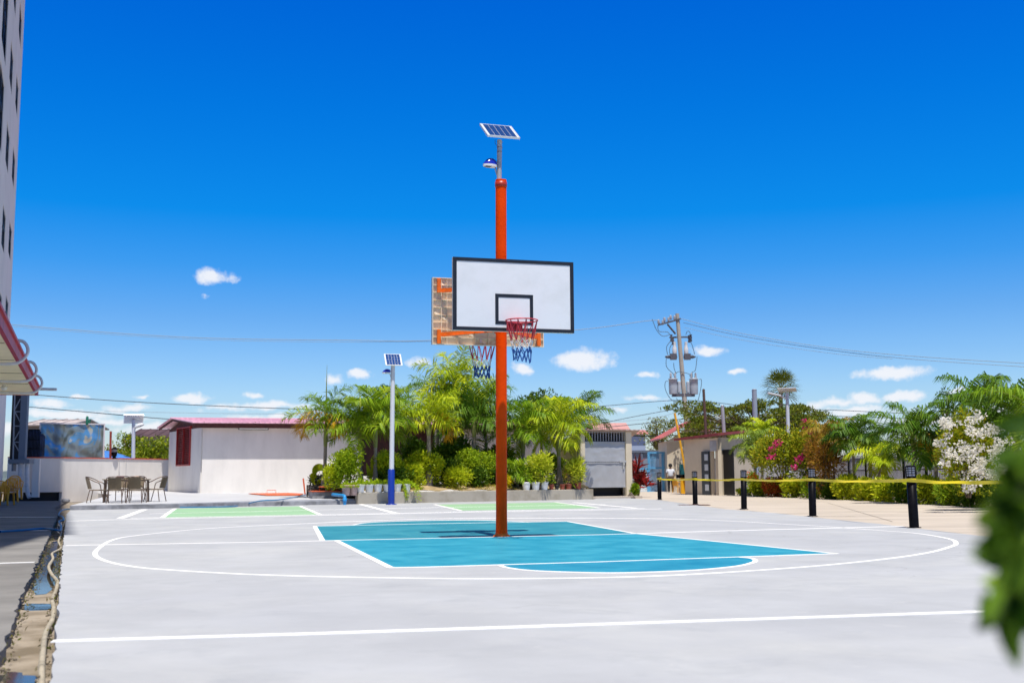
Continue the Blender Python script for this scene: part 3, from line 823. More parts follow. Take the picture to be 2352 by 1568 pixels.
def street_lamp(label, pxb, pyb, z, panel_c, Y, r, blue_top=None, panel=(.58, .6, 44, 15), cells=True, head=None, white_head=False):
    b = PX(pxb, Y, z)
    t = thing('solar_lamp', label, 'solar lamp', b, 'solar lamps')
    c = P(*panel_c, Y + .05)
    hd = solar_head(t, c, panel[0], panel[1], R_(panel[2]), R_(panel[3]))
    m = MB(); m.tube([b - ZD * .05, hd], [r, r * .85], 16); m.build('post', M('lamp_post_white', (.62, .64, .70), .4), t)
    if blue_top:
        e = PX(pxb, Y, 0); e = P(pxb + .3, blue_top, Y)
        m = MB(); m.tube([b - ZD * .04, e - ZD * .03, e], [r * 1.32, r * 1.32, r * 1.05], 18); m.lathe(b, [(r * 2.2, 0), (r * 2.2, .02), (r * 1.3, .03)], 16); m.build('base_sleeve', M('sleeve_blue', (.008, .035, .30), .35), t)
    if head:
        lamp_head(t, P(*head[0], Y), head[1], head[2], head[3], m_white if white_head else None)
    return t
street_lamp('solar lamp with white post and blue base standing before the planter', 898.5, 1157, 0, (903, 826), 38.6, .085, 1077, (.58, .60, 45, 15), True, ((898, 855), (-1, -.1, 0), .3, .12))

# ================================================================== LEFT: TOWER, CANOPY, BOUNDARY WALL
m_wallw = M('wall_white', (.80, .77, .725), .85, var=.07, vscale=.9, bump=.08, bscale=12, detail=9, stretch=(1.6, 1.6, .5), lo=.3, hi=.6)
m_tower = M('tower_plaster', (.78, .72, .71), .85, var=.06, vscale=.5, detail=8)
m_cream = M('cream_plaster', (.66, .58, .44), .85, var=.07, vscale=1, detail=8)
m_dark = M('dark_interior', (.012, .013, .016), .7)
m_glass = M('dark_glass', (.015, .02, .03), .08, spec=.6)
m_black = M('black_steel', (.005, .005, .007), .4, var=.3, vscale=12, spec=.06)
m_pipe = M('pvc_pipe', (.66, .66, .68), .45, var=.1, vscale=5)
C0 = Vector((-19.7, 44, 0)); TD = Vector((.37, -.929, 0)).normalized(); TN = Vector((.929, .37, 0)).normalized()
TH_ = 35.0
def tw(px, py): p = PL(px, py, C0, TN); return (p - C0).dot(TD), p.z
apt = thing('apartment_building', 'tall pale apartment tower rising at the left edge, shaded side to the court', 'building', C0)
s1 = (tw(42, 220)[0], tw(36, 220)[0]); s2 = (tw(21, 345)[0], tw(13.5, 345)[0])
za, zb = tw(39, 169)[1], tw(39, 269)[1]; zc = tw(33, 351)[1]; pitch = max(2.4, za - zc)
zd, ze = tw(18, 287)[1], tw(18, 400)[1]
def colz(z0, z1):
    out = []
    for k in range(-6, 9):
        a, b = z0 + k * pitch, z1 + k * pitch
        if a > 4.2 and b < TH_ - .8: out.append((a, b))
    return out
cols = [(s1, colz(zb, za)), (s2, colz(ze, zd))]
w2 = s2[1] + (s2[0] - s1[1]) * .9
cols.append(((w2, w2 + 2.6), colz(ze - .5, zd + .35)))
sx = w2 + 2.6 + 1.0
while sx < 34: cols.append(((sx, sx + 1.1), colz(ze, zd))); sx += 2.9
wm = MB(); th = .28; axT = (TD, TN, ZD)
def seg(s0, s1_, z0, z1, mb=wm, d=0.0, t=th): mb.box(C0 + TD * (s0 + s1_) / 2 + TN * (-t / 2 - d) + ZD * (z0 + z1) / 2, (s1_ - s0, t, z1 - z0), axT)
cur = 0.0
wins = []
for (a, b), zs in cols:
    seg(cur, a, -.1, TH_)
    z = -.1
    for (z0, z1) in zs: seg(a, b, z, z0); z = z1; wins.append((a, b, z0, z1))
    seg(a, b, z, TH_); cur = b
seg(cur, 40, -.1, TH_)
wm.build('wall', m_tower, apt)
m = MB(); m.box(C0 - TN * (5 + th + .02) + TD * 20 + ZD * (TH_ / 2 - .05), (40, 10, TH_), axT); m.build('core', m_dark, apt)
m = MB(); m.box(C0 - TN * 5.3 + TD * -.12 + ZD * (TH_ / 2), (.24, 10.5, TH_), axT); m.build('end_wall', m_tower, apt)
m = MB(); m.box(C0 - TN * 5.2 + TD * 19.8 + ZD * (TH_ + .2), (40.5, 11, .4), axT); m.build('roof', m_tower, apt)
g = random.Random(3)
for (a, b, z0, z1) in wins:
    big = b - a > 2
    c = C0 + TD * (a + b) / 2 - TN * .05 + ZD * (z0 + z1) / 2
    m = MB(); t = .06
    for dz in (-1, 1): m.box(c + ZD * dz * ((z1 - z0) / 2 - t / 2), (b - a, .06, t), axT)
    for ds in (-1, 0, 1): m.box(c + TD * ds * ((b - a) / 2 - t / 2), (t, .06, z1 - z0 - 2 * t), axT)
    m.box(c + ZD * .12 * (z1 - z0), (b - a - 2 * t, .05, t * .7), axT)
    w_ = m.build('window', M('window_frame_dark', (.03, .03, .04), .4), apt)
    m = MB(); m.box(c - TN * .03, (b - a, .012, z1 - z0), axT); m.build('pane', m_glass, w_)
    if big:
        m = MB(); e = C0 + TD * (a + b) / 2 + TN * .06 + ZD * (z0 + .05)
        for k in range(12): m.box(e + TD * (-(b - a) / 2 + .1 + k * (b - a - .2) / 11) + TN * -.1 + ZD * .33, (.02, .02, .8), axT)
        m.box(e + TN * -.1 + ZD * .75, (b - a, .035, .035), axT); m.build('balcony_rail', m_black, apt)

# canopy with red fascia along the foot of the tower
E0 = P(88, 908, 36.0); E1d = (P(0, 733, 19.4) - E0); E1d.z = 0; E1d.normalize()
EN = Vector((-E1d.y, E1d.x, 0)); EN = EN if EN.x > 0 else -EN
can = thing('canopy', 'long flat canopy with red fascia and cream soffit along the tower foot', 'canopy', E0)
axC = (E1d, EN, ZD); Lc = 33.0
m = MB(); m.box(E0 + E1d * Lc / 2 - EN * .04 + ZD * .11, (Lc, .08, .22), axC)
m.box(E0 + E1d * -.04 - EN * .9 + ZD * .11, (.08, 1.8, .22), axC); m.build('fascia', M('fascia_red', (.40, .014, .05), .5, var=.2, vscale=2), can)
m = MB(); m.box(E0 + E1d * Lc / 2 - EN * .99 + ZD * .06, (Lc, 1.82, .1), axC); m.build('soffit', M('soffit_cream', (.88, .76, .52), .8, var=.06, vscale=1.5), can)
m = MB(); m.box(E0 + E1d * Lc / 2 - EN * .95 + ZD * .25, (Lc + .2, 2.0, .06), axC); m.build('roof', M('roof_red', (.5, .03, .06), .5), can)
m = MB()
for k in range(8): m.box(E0 + E1d * (1.2 + k * 3.4) - EN * .95 + ZD * .0, (.03, 1.7, .012), axC)
m.build('soffit_joint', M('joint_grey', (.35, .3, .24), .8), can)
for k in (1, 3, 5):
    m = MB(); m.lathe(E0 + E1d * (2 + k * 2.0) - EN * .75 + ZD * .012, [(.05, 0), (.05, -.04), (.09, -.06), (.07, -.14), (.02, -.16)], 10)
    m.build('soffit_light', m_white, can)
def edge_s(px):   # distance along canopy edge for a picture column
    p = PL(px, 900, E0, EN); return (p - E0).dot(E1d)
for i, (px, lab) in enumerate(((12, 'grey conduit looped over the canopy edge, nearest the left frame edge'), (50, 'grey conduit looped over the canopy edge, middle of three loops'), (70, 'grey conduit looped over the canopy edge near its far corner'))):
    s_ = (3.0, 7.2, 12.0)[2 - i]
    q = E0 + E1d * s_
    pts = [q - EN * .7 + ZD * .34, q - EN * .1 + ZD * .38, q + EN * .12 + ZD * .34, q + EN * .2 + ZD * .14, q + EN * .08 - ZD * .06, q - EN * .15 - ZD * .14, q - EN * .9 - ZD * .13, q - EN * 1.8 - ZD * .1]
    m = MB(); m.tube(sm_curve(pts, 6), .036, 10); o = m.build('conduit', m_pipe, None, org=q); tag(o, lab, 'conduit', 'conduits over the canopy edge')
m = MB(); a = P(88, 893, 37); b = P(130, 894, 37); m.tube([a, b], .045, 8); o = m.build('drain_spout', m_pipe, None, org=a); tag(o, 'thin grey pipe sticking out past the far end of the red canopy', 'pipe')

# steel stair mast beyond the tower
Y0 = 47.0
mast = thing('steel_mast', 'dark steel mast with pale lattice braces under the canopy corner', 'steel mast', PX(42, Y0, 0))
m = MB(); m.box((P(42, 985, Y0 + .3)), (.6, .05, 2.9)); m.build('back_panel', M('mast_dark', (.02, .02, .025), .6), mast)
m = MB()
a, b = P(55.5, 905, Y0), P(54, 1058, Y0); m.box((a + b) / 2, (.27, .2, (a - b).length)); m.build('post', M('mast_grey', (.16, .2, .26), .6), mast)
m = MB(); a, b = P(34, 905, Y0), P(30, 1058, Y0); m.tube([a, b], .03, 6); m.build('thin_post', M('mast_rail', (.4, .42, .45), .5), mast)
m = MB()
for (x0, y0, x1, y1) in ((34, 940, 47, 915), (34, 945, 47, 970), (33, 945, 47, 945), (32, 1012, 46, 988), (32, 1016, 46, 1040), (32, 1015, 46, 1015), (33, 978, 47, 978)): m.tube([P(x0, y0, Y0), P(x1, y1, Y0)], .022, 6)
m.build('brace', M('mast_rail', (.4, .42, .45), .5), mast)
m = MB(); a, b = P(25, 1059, Y0), P(73, 1059, Y0); m.box((a + b) / 2, ((b - a).length, .5, .17)); m.box((P(32, 1073, Y0)), (.06, .3, .3)); m.build('ledge', M('ledge_grey', (.2, .23, .27), .7), mast)
for px, lab in ((47, 'white downpipe under the grey ledge, left of a pair'), (62.5, 'white downpipe under the grey ledge, right of a pair, with a bent foot')):
    a, b = P(px, 1064, Y0), PX(px, Y0, .12)
    m = MB(); m.tube(sm_curve([a, a.lerp(b, .5), b + ZD * .3, b + ZD * .06 + Vector((.03 if px < 50 else .12, -.05, 0))], 5), .085, 12)
    for f in (.3, .62): m.lathe(a.lerp(b, f), [(.088, -.03), (.1, -.025), (.1, .025), (.088, .03)], 12)
    o = m.build('downpipe', m_pipe, None, org=b); tag(o, lab, 'downpipe', 'white downpipes under the ledge')

# boundary wall
A = PX(16, 49.6, 0); Bm = PX(142, 51.0, 0); Bq = PX(386, 56.6, 0)
bw = thing('boundary_wall', 'long white boundary wall with thin red coping at the back of the plaza', 'wall', A)
d1 = (Bq - Bm); d1.z = 0; l1 = d1.length; d1.normalize(); n1 = Vector((d1.y, -d1.x, 0))
axW = (d1, -n1, ZD); zt = 1.86
m = MB(); m.box(Bm + d1 * l1 / 2 - n1 * .1 + ZD * (zt / 2 - .05), (l1, .2, zt + .1), axW)
d0 = (Bm - A); d0.z = 0; l0 = d0.length; d0.normalize(); n0 = Vector((d0.y, -d0.x, 0)); axA = (d0, -n0, ZD)
m.box(A + d0 * l0 / 2 - n0 * .1 + ZD * (.36 + (zt - .36) / 2), (l0, .2, zt - .36), axA)
m.build('wall', m_wallw, bw)
m = MB()
for px in (81,): p = PX(px, 49.9, 0); m.box(p + ZD * (zt / 2 + .05), (.3, .16, zt - .2))
m.build('pilaster', m_wallw, bw)
m = MB(); m.box(Bm + d1 * l1 / 2 - n1 * .1 + ZD * (zt + .025), (l1, .26, .05), axW); m.box(A + d0 * l0 / 2 - n0 * .1 + ZD * (zt + .025), (l0, .26, .05), axA)
m.build('coping', M('coping_red', (.55, .1, .06), .7, var=.2, vscale=3), bw)
m = MB()
for px in (271, 287): p = PX(px, 52.8 + (px - 200) * .012, 0); m.box(p + n1 * .006 + ZD * 1.0, (.02, .02, 1.7), axW)
m.build('joint', M('joint_grey2', (.5, .5, .5), .8), bw)
m = MB(); m.box(A + d0 * l0 / 2 - n0 * .5 + ZD * .1, (l0, .3, .62), axA); o = m.build('gap_shade_backing', m_dark); tag(o, kind='structure')  # near-black box behind the gap under the wall, standing in for its shade

def corner(px0, py0, px1, py1, Y0_, Y1_): return P(px0, py0, Y0_), P(px1, py0, Y1_), P(px1, py1, Y1_), P(px0, py1, Y0_)
# shiny crinkled sheets over the wall, reflected blues and creams painted into the colour
scr = thing('sheet_screen', 'mirror-like crinkled sheet screen standing on the white boundary wall', 'screen', PX(163, 51.6, 1.9))
ms = bpy.data.materials.new('sheet_painted_reflections'); ms.use_nodes = True
t = ms.node_tree; b = t.nodes['Principled BSDF']; b.inputs['Roughness'].default_value = .32; b.inputs['Metallic'].default_value = .35
tcn = t.nodes.new('ShaderNodeTexCoord'); n1_ = t.nodes.new('ShaderNodeTexNoise'); n1_.inputs['Scale'].default_value = .8; n1_.inputs['Detail'].default_value = 2.5; n1_.inputs['Distortion'].default_value = 1.4
mp = t.nodes.new('ShaderNodeMapping'); mp.inputs['Scale'].default_value = (1.5, 1, .85); t.links.new(tcn.outputs['Object'], mp.inputs[0]); t.links.new(mp.outputs[0], n1_.inputs['Vector'])
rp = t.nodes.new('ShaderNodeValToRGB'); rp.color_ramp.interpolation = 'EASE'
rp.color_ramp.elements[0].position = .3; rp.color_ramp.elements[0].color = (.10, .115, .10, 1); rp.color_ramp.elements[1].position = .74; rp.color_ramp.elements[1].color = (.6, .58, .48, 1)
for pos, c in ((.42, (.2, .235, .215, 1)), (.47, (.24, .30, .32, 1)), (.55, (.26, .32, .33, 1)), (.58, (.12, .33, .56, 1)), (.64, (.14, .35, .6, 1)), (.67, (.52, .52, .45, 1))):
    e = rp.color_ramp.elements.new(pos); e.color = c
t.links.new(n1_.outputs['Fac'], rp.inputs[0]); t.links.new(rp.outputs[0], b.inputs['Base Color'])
bp = t.nodes.new('ShaderNodeBump'); bp.inputs['Strength'].default_value = .35; t.links.new(n1_.outputs['Fac'], bp.inputs['Height']); t.links.new(bp.outputs[0], b.inputs['Normal'])
pts0, pts1 = P(89, 1053, 52.2), P(237, 1053, 53.6)
dS = (pts1 - pts0); dS.z = 0; ls = dS.length; dS.normalize(); nS = Vector((dS.y, -dS.x, 0)); hS = (P(160, 974, 52.9) - P(160, 1053, 52.9)).z; axS = (dS, -nS, ZD); z0s = pts0.z
g = random.Random(5); m = MB(); KX, KZ = 28, 14
vs = [pts0 + dS * ls * i / KX + ZD * (hS * j / KZ) + nS * (.03 * math.sin(i * .9) + .02 * math.sin(j * 1.1 + i * .5) + g.uniform(-.008, .008)) for j in range(KZ + 1) for i in range(KX + 1)]
fs = [(j * (KX + 1) + i, j * (KX + 1) + i + 1, (j + 1) * (KX + 1) + i + 1, (j + 1) * (KX + 1) + i) for j in range(KZ) for i in range(KX)]
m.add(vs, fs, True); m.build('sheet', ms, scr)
m = MB()
m.box(pts0 + dS * ls / 2 + ZD * (hS + .03), (ls + .06, .08, .06), axS)
m.box(pts0 + dS * ls + ZD * hS / 2, (.06, .08, hS), axS); m.box(pts0 + ZD * hS / 2, (.06, .08, hS), axS); m.build('frame', M('screen_frame', (.66, .62, .64), .5), scr)
m = MB()
for f in (.27, .5, .72): m.box(pts0 + dS * ls * f + ZD * hS / 2 - nS * .08, (.06, .06, hS), axS)
m.build('stud', m_galv, scr)
m = MB(); m.lathe(P(200, 970, 52.2), [(.06, -.1), (.07, 0), (.06, .25), (.03, .3)], 10); m.tube([P(205, 972, 52.2), P(207, 962, 52.2)], .05, 8); m.build('cap_fitting', M('fitting_green', (.02, .16, .10), .4), scr)

fen = thing('metal_fence', 'dark metal grille fence between the steel mast and the sheet screen', 'fence', PX(76, 50.6, 1.9))
m = MB(); a, b = P(63, 1054, 50.6), P(89, 1054, 50.8); hf = (P(76, 985, 50.7) - P(76, 1054, 50.7)).z
for k in range(9): q_ = a.lerp(b, k / 8); m.box(q_ + ZD * hf / 2, (.025, .025, hf))
m.build('picket', m_black, fen)
m = MB()
for f in (.03, .35, .65, .98): m.beam(a + ZD * hf * f, b + ZD * hf * f, .03, .035)
m.build('rail', m_black, fen)
m = MB(); m.box((P(77, 1024, 51.6)), (.9, .5, 1.1), None, .1); m.box((P(70, 1000, 51.9)), (.4, .4, .5), None, .08); m.box((P(84, 1005, 51.9)), (.3, .4, .7), None, .08); o = m.build('stored_goods', M('tarp_dark_blue', (.015, .03, .08), .6, var=.7, vscale=3), None, org=P(77, 1053, 51.6)); tag(o, 'dark blue covered stack of goods behind the grille fence', 'covered goods')
# things standing on or behind the boundary wall
p = P(457.0 / 1.0 * .0 + 262, 1053, 53.5)
pl = thing('wall_lantern', 'small dark lantern on top of the white boundary wall', 'lantern', p)
m = MB(); m.lathe(p, [(.1, 0), (.1, .05), (.07, .09), (.12, .12), (.15, .3)], 8); m.build('base', m_black, pl)
m = MB(); m.lathe(p + ZD * .13, [(.10, 0), (.135, .3)], 8); m.build('glass', M('lantern_glass', (.3, .3, .32), .1), pl)
m = MB(); m.lathe(p + ZD * .43, [(.17, 0), (.1, .08), (.02, .13)], 8); m.build('lid', m_black, pl)
m = MB(); m.tube([P(253.5, 1055, 54.5), P(254, 1010, 54.5), P(254.5, 990, 54.5)], .055, 8); o = m.build('red_post', M('post_rust_red', (.33, .05, .03), .6, var=.3, vscale=6), None, org=P(254, 1055, 54.5)); tag(o, 'thin rusty red post behind the boundary wall beside the screen', 'post')
m = MB(); a, b, c, d = P(240, 1053, 56), P(300, 1053, 57), P(282, 1045, 58), P(240, 1034, 57.5)
m.prism([a, b, c, d], (0, .4, 0)); o = m.build('tarpaulin', M('tarp_blue', (.06, .2, .55), .5, var=.25, vscale=3), None, org=a); tag(o, 'blue tarpaulin peeping over the white boundary wall', 'tarpaulin')
street_lamp('solar lamp behind the white boundary wall, panel seen from below', 305, 1100, -.1, (307, 962), 57.5, .1, None, (.95, .75, -32, 20), True, ((309, 982), (.95, -.2, .35), .55, .13), white_head=True)

# yellow stacking chairs in the shade
m_yel = M('yellow_plastic', (.80, .38, .01), .4, var=.1, vscale=4)
def yellow_chair():
    t = thing('plastic_chair', '-', 'chair', (0, 0, 0), 'stacked yellow chairs', True)
    m = MB(); m.box((0, 0, .43), (.44, .44, .03), None, .012); m.build('seat', m_yel, t)
    m = MB()
    for k in range(6): m.box((-.16 + k * .064, .215 + .02, .64), (.045, .016, .34))
    m.tube(sm_curve([(-.21, .21, .44), (-.2, .25, .7), (-.1, .265, .84), (.1, .265, .84), (.2, .25, .7), (.21, .21, .44)], 5), .02, 7); m.build('backrest', m_yel, t)
    for sx in (-1, 1):
        for y in (-.2, .21):
            m = MB(); m.tube([(sx * .2, y, .43), (sx * .235, y * 1.15, 0)], [.024, .017], 7); m.build('leg', m_yel, t)
        m = MB(); m.tube(sm_curve([(sx * .225, -.2, .43), (sx * .245, -.19, .62), (sx * .24, 0, .66), (sx * .22, .22, .68)], 5), .018, 7); m.build('armrest', m_yel, t)
    return t
yc = yellow_chair()
b0 = PX(16, 41.5, 0)
spots = [(b0, 0, 'yellow plastic chair, lowest of the stack in the left shade'), (b0 + Vector((.12, .03, .10)), .1, 'yellow plastic chair, second in the shaded stack'), (b0 + Vector((.24, .06, .2)), .1, 'yellow plastic chair topping the shaded stack'), (PX(1, 40.8, 0), 1, 'yellow plastic chair cut by the left frame edge')]
for i, (p, z, lab) in enumerate(spots):
    o = yc if i == 0 else copy_tree(yc)
    o.location = p; o.rotation_euler.z = R_(28); o['label'] = lab

# ================================================================== RATTAN TABLE AND CHAIRS
m_rf = M('chair_tube_bronze', (.16, .105, .075), .35, metal=.4, var=.15, vscale=8)
m_rw = M('rattan_weave', (.20, .155, .10), .7, var=.35, vscale=40, bump=.5, bscale=80)
def rattan_chair():
    t = thing('rattan_chair', '-', 'chair', (0, 0, 0), 'rattan chairs round the table', True)   # faces -y (back at +y)
    m = MB(); m.box((0, -.02, .41), (.44, .42, .022), None, .01); m.build('seat', m_rw, t)
    m = MB(); vs = []; K = 8
    for j in range(6):
        for i in range(K + 1):
            a = (i / K - .5) * 1.5; z = .44 + .36 * j / 5
            vs.append((math.sin(a) * .28, .12 + math.cos(a) * .13 + .02 * j, z))
    fs = [(j * (K + 1) + i, j * (K + 1) + i + 1, (j + 1) * (K + 1) + i + 1, (j + 1) * (K + 1) + i) for j in range(5) for i in range(K)]
    m.add(vs, fs, True)
    for k in range(12): a = (k / 11 - .5) * 1.45; m.tube([(math.sin(a) * .285, .125 + math.cos(a) * .135, .44), (math.sin(a) * .287, .225 + math.cos(a) * .135, .8)], .008, 4)
    m.build('backrest', m_rw, t)
    for sx in (-1, 1):
        m = MB(); m.tube(sm_curve([(sx * .2, .18, .41), (sx * .24, .26, 0)], 2), .0145, 7); m.build('leg', m_rf, t)
        m = MB(); m.tube(sm_curve([(sx * .26, -.30, 0), (sx * .255, -.2, .35), (sx * .265, -.14, .6), (sx * .275, .02, .68), (sx * .27, .18, .76), (sx * .16, .32, .82), (0, .37, .83)], 5), .0145, 7); m.build('arm_frame', m_rf, t)
    m = MB(); m.tube([(-.22, -.2, .4), (.22, -.2, .4)], .013, 6); m.tube([(-.21, .17, .4), (.21, .17, .4)], .013, 6)
    for sx in (-1, 1): m.tube([(sx * .225, -.2, .4), (sx * .21, .18, .4)], .013, 6)
    m.build('seat_frame', m_rf, t)
    return t
rc0 = rattan_chair()
def gy(px, Y): return PX(px, Y, plaza_z(Y))
chs = [(gy(222, 36.9), 96, 'rattan chair at the left end of the table, side on'), (gy(357, 37.9), -100, 'rattan chair at the right end of the table, side on'),
       (gy(265, 36.3), -170, 'rattan chair on the court side of the table, left of the near two'), (gy(312, 36.5), -175, 'rattan chair on the court side of the table, right of the near two'),
       (gy(272, 38.7), -8, 'rattan chair behind the table on the wall side, left one'), (gy(313, 39.0), 6, 'rattan chair behind the table on the wall side, right one')]
for i, (p, a, lab) in enumerate(chs):
    o = rc0 if i == 0 else copy_tree(rc0)
    o.location = p; o.rotation_euler.z = R_(a) + (math.pi if False else 0); o['label'] = lab
tp_ = gy(290, 37.6)
tb = thing('rattan_table', 'brown rattan table with six chairs on the raised plaza', 'table', tp_)
axt = (UD, VD, ZD)
m = MB(); m.box(tp_ + ZD * .735, (1.5, .85, .03), axt, .012); m.build('tabletop', m_rw, tb)
m = MB(); m.box(tp_ + ZD * .70, (1.4, .75, .035), axt); m.build('apron', m_rf, tb)
for sx in (-1, 1):
    for sy in (-1, 1):
        q_ = tp_ + UD * sx * .66 + VD * sy * .33
        m = MB(); m.tube([q_ + ZD * .69, q_ + UD * sx * .03], .026, 8); m.build('leg', m_rf, tb)
for sx in (-1, 1):
    m = MB(); m.beam(tp_ + UD * sx * .63 - VD * .31 + ZD * .35, tp_ + UD * sx * .63 + VD * .31 + ZD * .35, .025, .025); m.tube([tp_ + UD * sx * .64 + ZD * .36, tp_ + UD * sx * .25 + ZD * .68], .014, 6); m.build('stretcher', m_rf, tb)
m = MB(); m.lathe(tp_ + UD * -.2 + VD * .1 + ZD * .751, [(.07, 0), (.1, .05), (.14, .1), (.125, .1), (.09, .05), (.02, .012)], 18); o = m.build('bowl', M('bowl_pink', (.45, .26, .23), .4), None, org=tp_ + UD * -.2 + VD * .1 + ZD * .751); tag(o, 'small pinkish bowl standing on the rattan table', 'bowl')

# ================================================================== WHITE HOUSE BEHIND THE PALMS
m_roof = M('roof_pink', (.80, .48, .58), .5, var=.1, vscale=1.5, spec=.5)
m_brown = M('eave_brown', (.10, .03, .022), .7, var=.3, vscale=6)
H0 = PX(462, 51, .2); HU = Vector((math.cos(R_(15)), math.sin(R_(15)), 0)); HBk = PX(385, 56, .2) - H0; HBk.z = 0; hd = HBk.length; HBk.normalize()
house = thing('white_house', 'low white house with pink metal roof and red louvred window behind the palms', 'house', H0)
HF = Vector((HU.y, -HU.x, 0)); axH = (HU, -HF, ZD); ze_ = 3.15; Lh = 17.0
def hs_(px, y=1000): p = PL(px, y, H0, HF); return (p - H0).dot(HU)
m = MB(); o0, o1 = hs_(829), hs_(1000)
for (a, b) in ((0, o0), (o1, Lh)): m.box(H0 + HU * (a + b) / 2 - HF * .1 + ZD * (ze_ / 2 - .1), (b - a, .2, ze_ + .1), axH)
m.box(H0 + HU * (o0 + o1) / 2 - HF * .1 + ZD * .3, (o1 - o0, .2, 1.0), axH)
m.build('front_wall', m_wallw, house)
m = MB(); m.box(H0 + HU * (o0 + o1) / 2 - HF * .5 + ZD * 1.6, (o1 - o0 + .4, .1, 3.2), axH); m.build('dark_partition', M('wood_dark_red', (.045, .012, .01), .6, var=.4, vscale=8), house)
# gable side with the window hole
GN = Vector((-HBk.y, HBk.x, 0)); GN = GN if GN.x < 0 else -GN
def gs(px, py): p = PL(px, py, H0, GN); return (p - H0).dot(HBk), p.z
wa, wz1 = gs(439.5, 986); wb, _ = gs(408.5, 986); wz0 = gs(424, 1079)[1]; wz1 = gs(424, 990)[1]
axG = (HBk, -GN, ZD)
m = MB(); zr = 3.56; rp_ = hd * .66
def gbox(a, b, z0, z1): m.box(H0 + HBk * (a + b) / 2 - GN * .1 + ZD * ((z0 + z1) / 2), (b - a, .2, z1 - z0), axG)
gbox(.2, wa, -.1, 3.0); gbox(wb, hd, -.1, 3.0); gbox(wa, wb, -.1, wz0)
z2 = max(wz1, 3.0)
if wz1 < 3.0: gbox(wa, wb, wz1, 3.0)
m.build('gable_wall', m_wallw, house)
m = MB(); m.prism([H0 + HBk * .05 + ZD * 3.0 - GN * .02, H0 + HBk * rp_ + ZD * (zr - .12) - GN * .02, H0 + HBk * (hd + .1) + ZD * 3.12 - GN * .02, H0 + HBk * (hd + .1) + ZD * 3.0 - GN * .02], -GN * .1); m.build('gable_boards', m_brown, house)
m = MB(); wc = H0 + HBk * (wa + wb) / 2 + ZD * (wz0 + wz1) / 2; ww, wh = wb - wa, wz1 - wz0
m.box(wc - GN * .32, (ww + .3, .05, wh + .2), axG); m.build('window_void', m_dark, house)
m = MB(); t = .07; c = wc + GN * .015
for dz in (-1, 1): m.box(c + ZD * dz * (wh / 2 - t / 2), (ww, .1, t), axG)
for dx in (-1, 0, 1): m.box(c + HBk * dx * (ww / 2 - t / 2), (t if dx else .04, .1, wh - 2 * t), axG)
m_red = M('louvre_red', (.36, .02, .018), .5, var=.2, vscale=6)
lw = m.build('louvre_window', m_red, house)
m = MB()
for k in range(20):
    z = -wh / 2 + t + (k + .5) * (wh - 2 * t) / 20
    m.box(c - GN * .02 + ZD * z, (ww - 2 * t, .1, .012), (HBk, (-GN * .8 + ZD * .6).normalized(), (GN * .6 + ZD * .8).normalized()))
m.build('slats', m_red, lw)
m = MB(); m.box(H0 + HU * Lh / 2 + HBk * hd + ZD * 1.4, (Lh, .2, 3.0), axH); m.build('back_wall', m_wallw, house)
m = MB(); m.box(H0 + HU * Lh + HBk * hd / 2 + ZD * 1.4, (.2, hd - .2, 3.0), (HU, HBk, ZD)); m.build('end_wall', m_wallw, house)
# roof: two slopes of ribbed sheet
m = MB(); ov = .55; fe = H0 + HF * ov - HU * .45 + ZD * (ze_ + .02); rg = H0 + HBk * rp_ - HU * .45 + ZD * zr; be = H0 + HBk * (hd + .55) - HU * .45 + ZD * 3.2
rl = HU * (Lh + .9)
for (a, b) in ((fe, rg), (be, rg)):
    sn = (b - a).cross(HU).normalized(); sn = sn if sn.z > 0 else -sn
    m.prism([a, a + rl, b + rl, b], sn * .02)
    k = int((Lh + .9) / .24)
    for i in range(k + 1):
        q0, q1 = a + rl * (i / k) + sn * .03, b + rl * (i / k) + sn * .03
        m.beam(q0, q1, .05, .035, up=sn)
m.beam(rg + ZD * .05 - HU * .02, rg + rl + ZD * .05, .25, .04)
m.build('roof', m_roof, house)
m = MB(); m.box(fe + rl / 2 - HF * .1 - ZD * .11, (Lh + .8, .05, .2), axH)
for k in range(16): m.beam(fe + HU * (.5 + k * 1.12) - HF * .12 - ZD * .04, fe + HU * (.5 + k * 1.12) - HF * (ov - .02) + ZD * .06, .05, .07)
m.beam(fe - ZD * .05 + HU * .1, rg - ZD * .06 + HU * .1, .04, .09); m.beam(be - ZD * .05 + HU * .1, rg - ZD * .06 + HU * .1, .04, .09)
m.build('rafters', m_brown, house)
for (x0, x1, y0, y1, lab) in ((547, 617, 988, 997, 'long white strip light under the eave of the white house, left one in full view'), (722, 786, 993, 1001, 'long white strip light under the eave half hidden by the leftmost palm')):
    a, b = hs_(x0, y0), hs_(x1, y1); zz = PL((x0 + x1) / 2, (y0 + y1) / 2, H0, HF).z
    f = thing('strip_light', lab, 'wall light', H0 + HU * (a + b) / 2 + ZD * zz, 'strip lights on the house wall')
    m = MB(); m.box(H0 + HU * (a + b) / 2 + HF * .03 + ZD * zz, (b - a, .06, .18), axH, .02); m.build('housing', M('strip_dark', (.06, .065, .07), .5), f)
    m = MB(); m.box(H0 + HU * (a + b) / 2 + HF * .065 + ZD * zz, (b - a - .07, .05, .115), axH, .03); m.build('diffuser', M('strip_diffuser', (.85, .86, .88), .3), f)

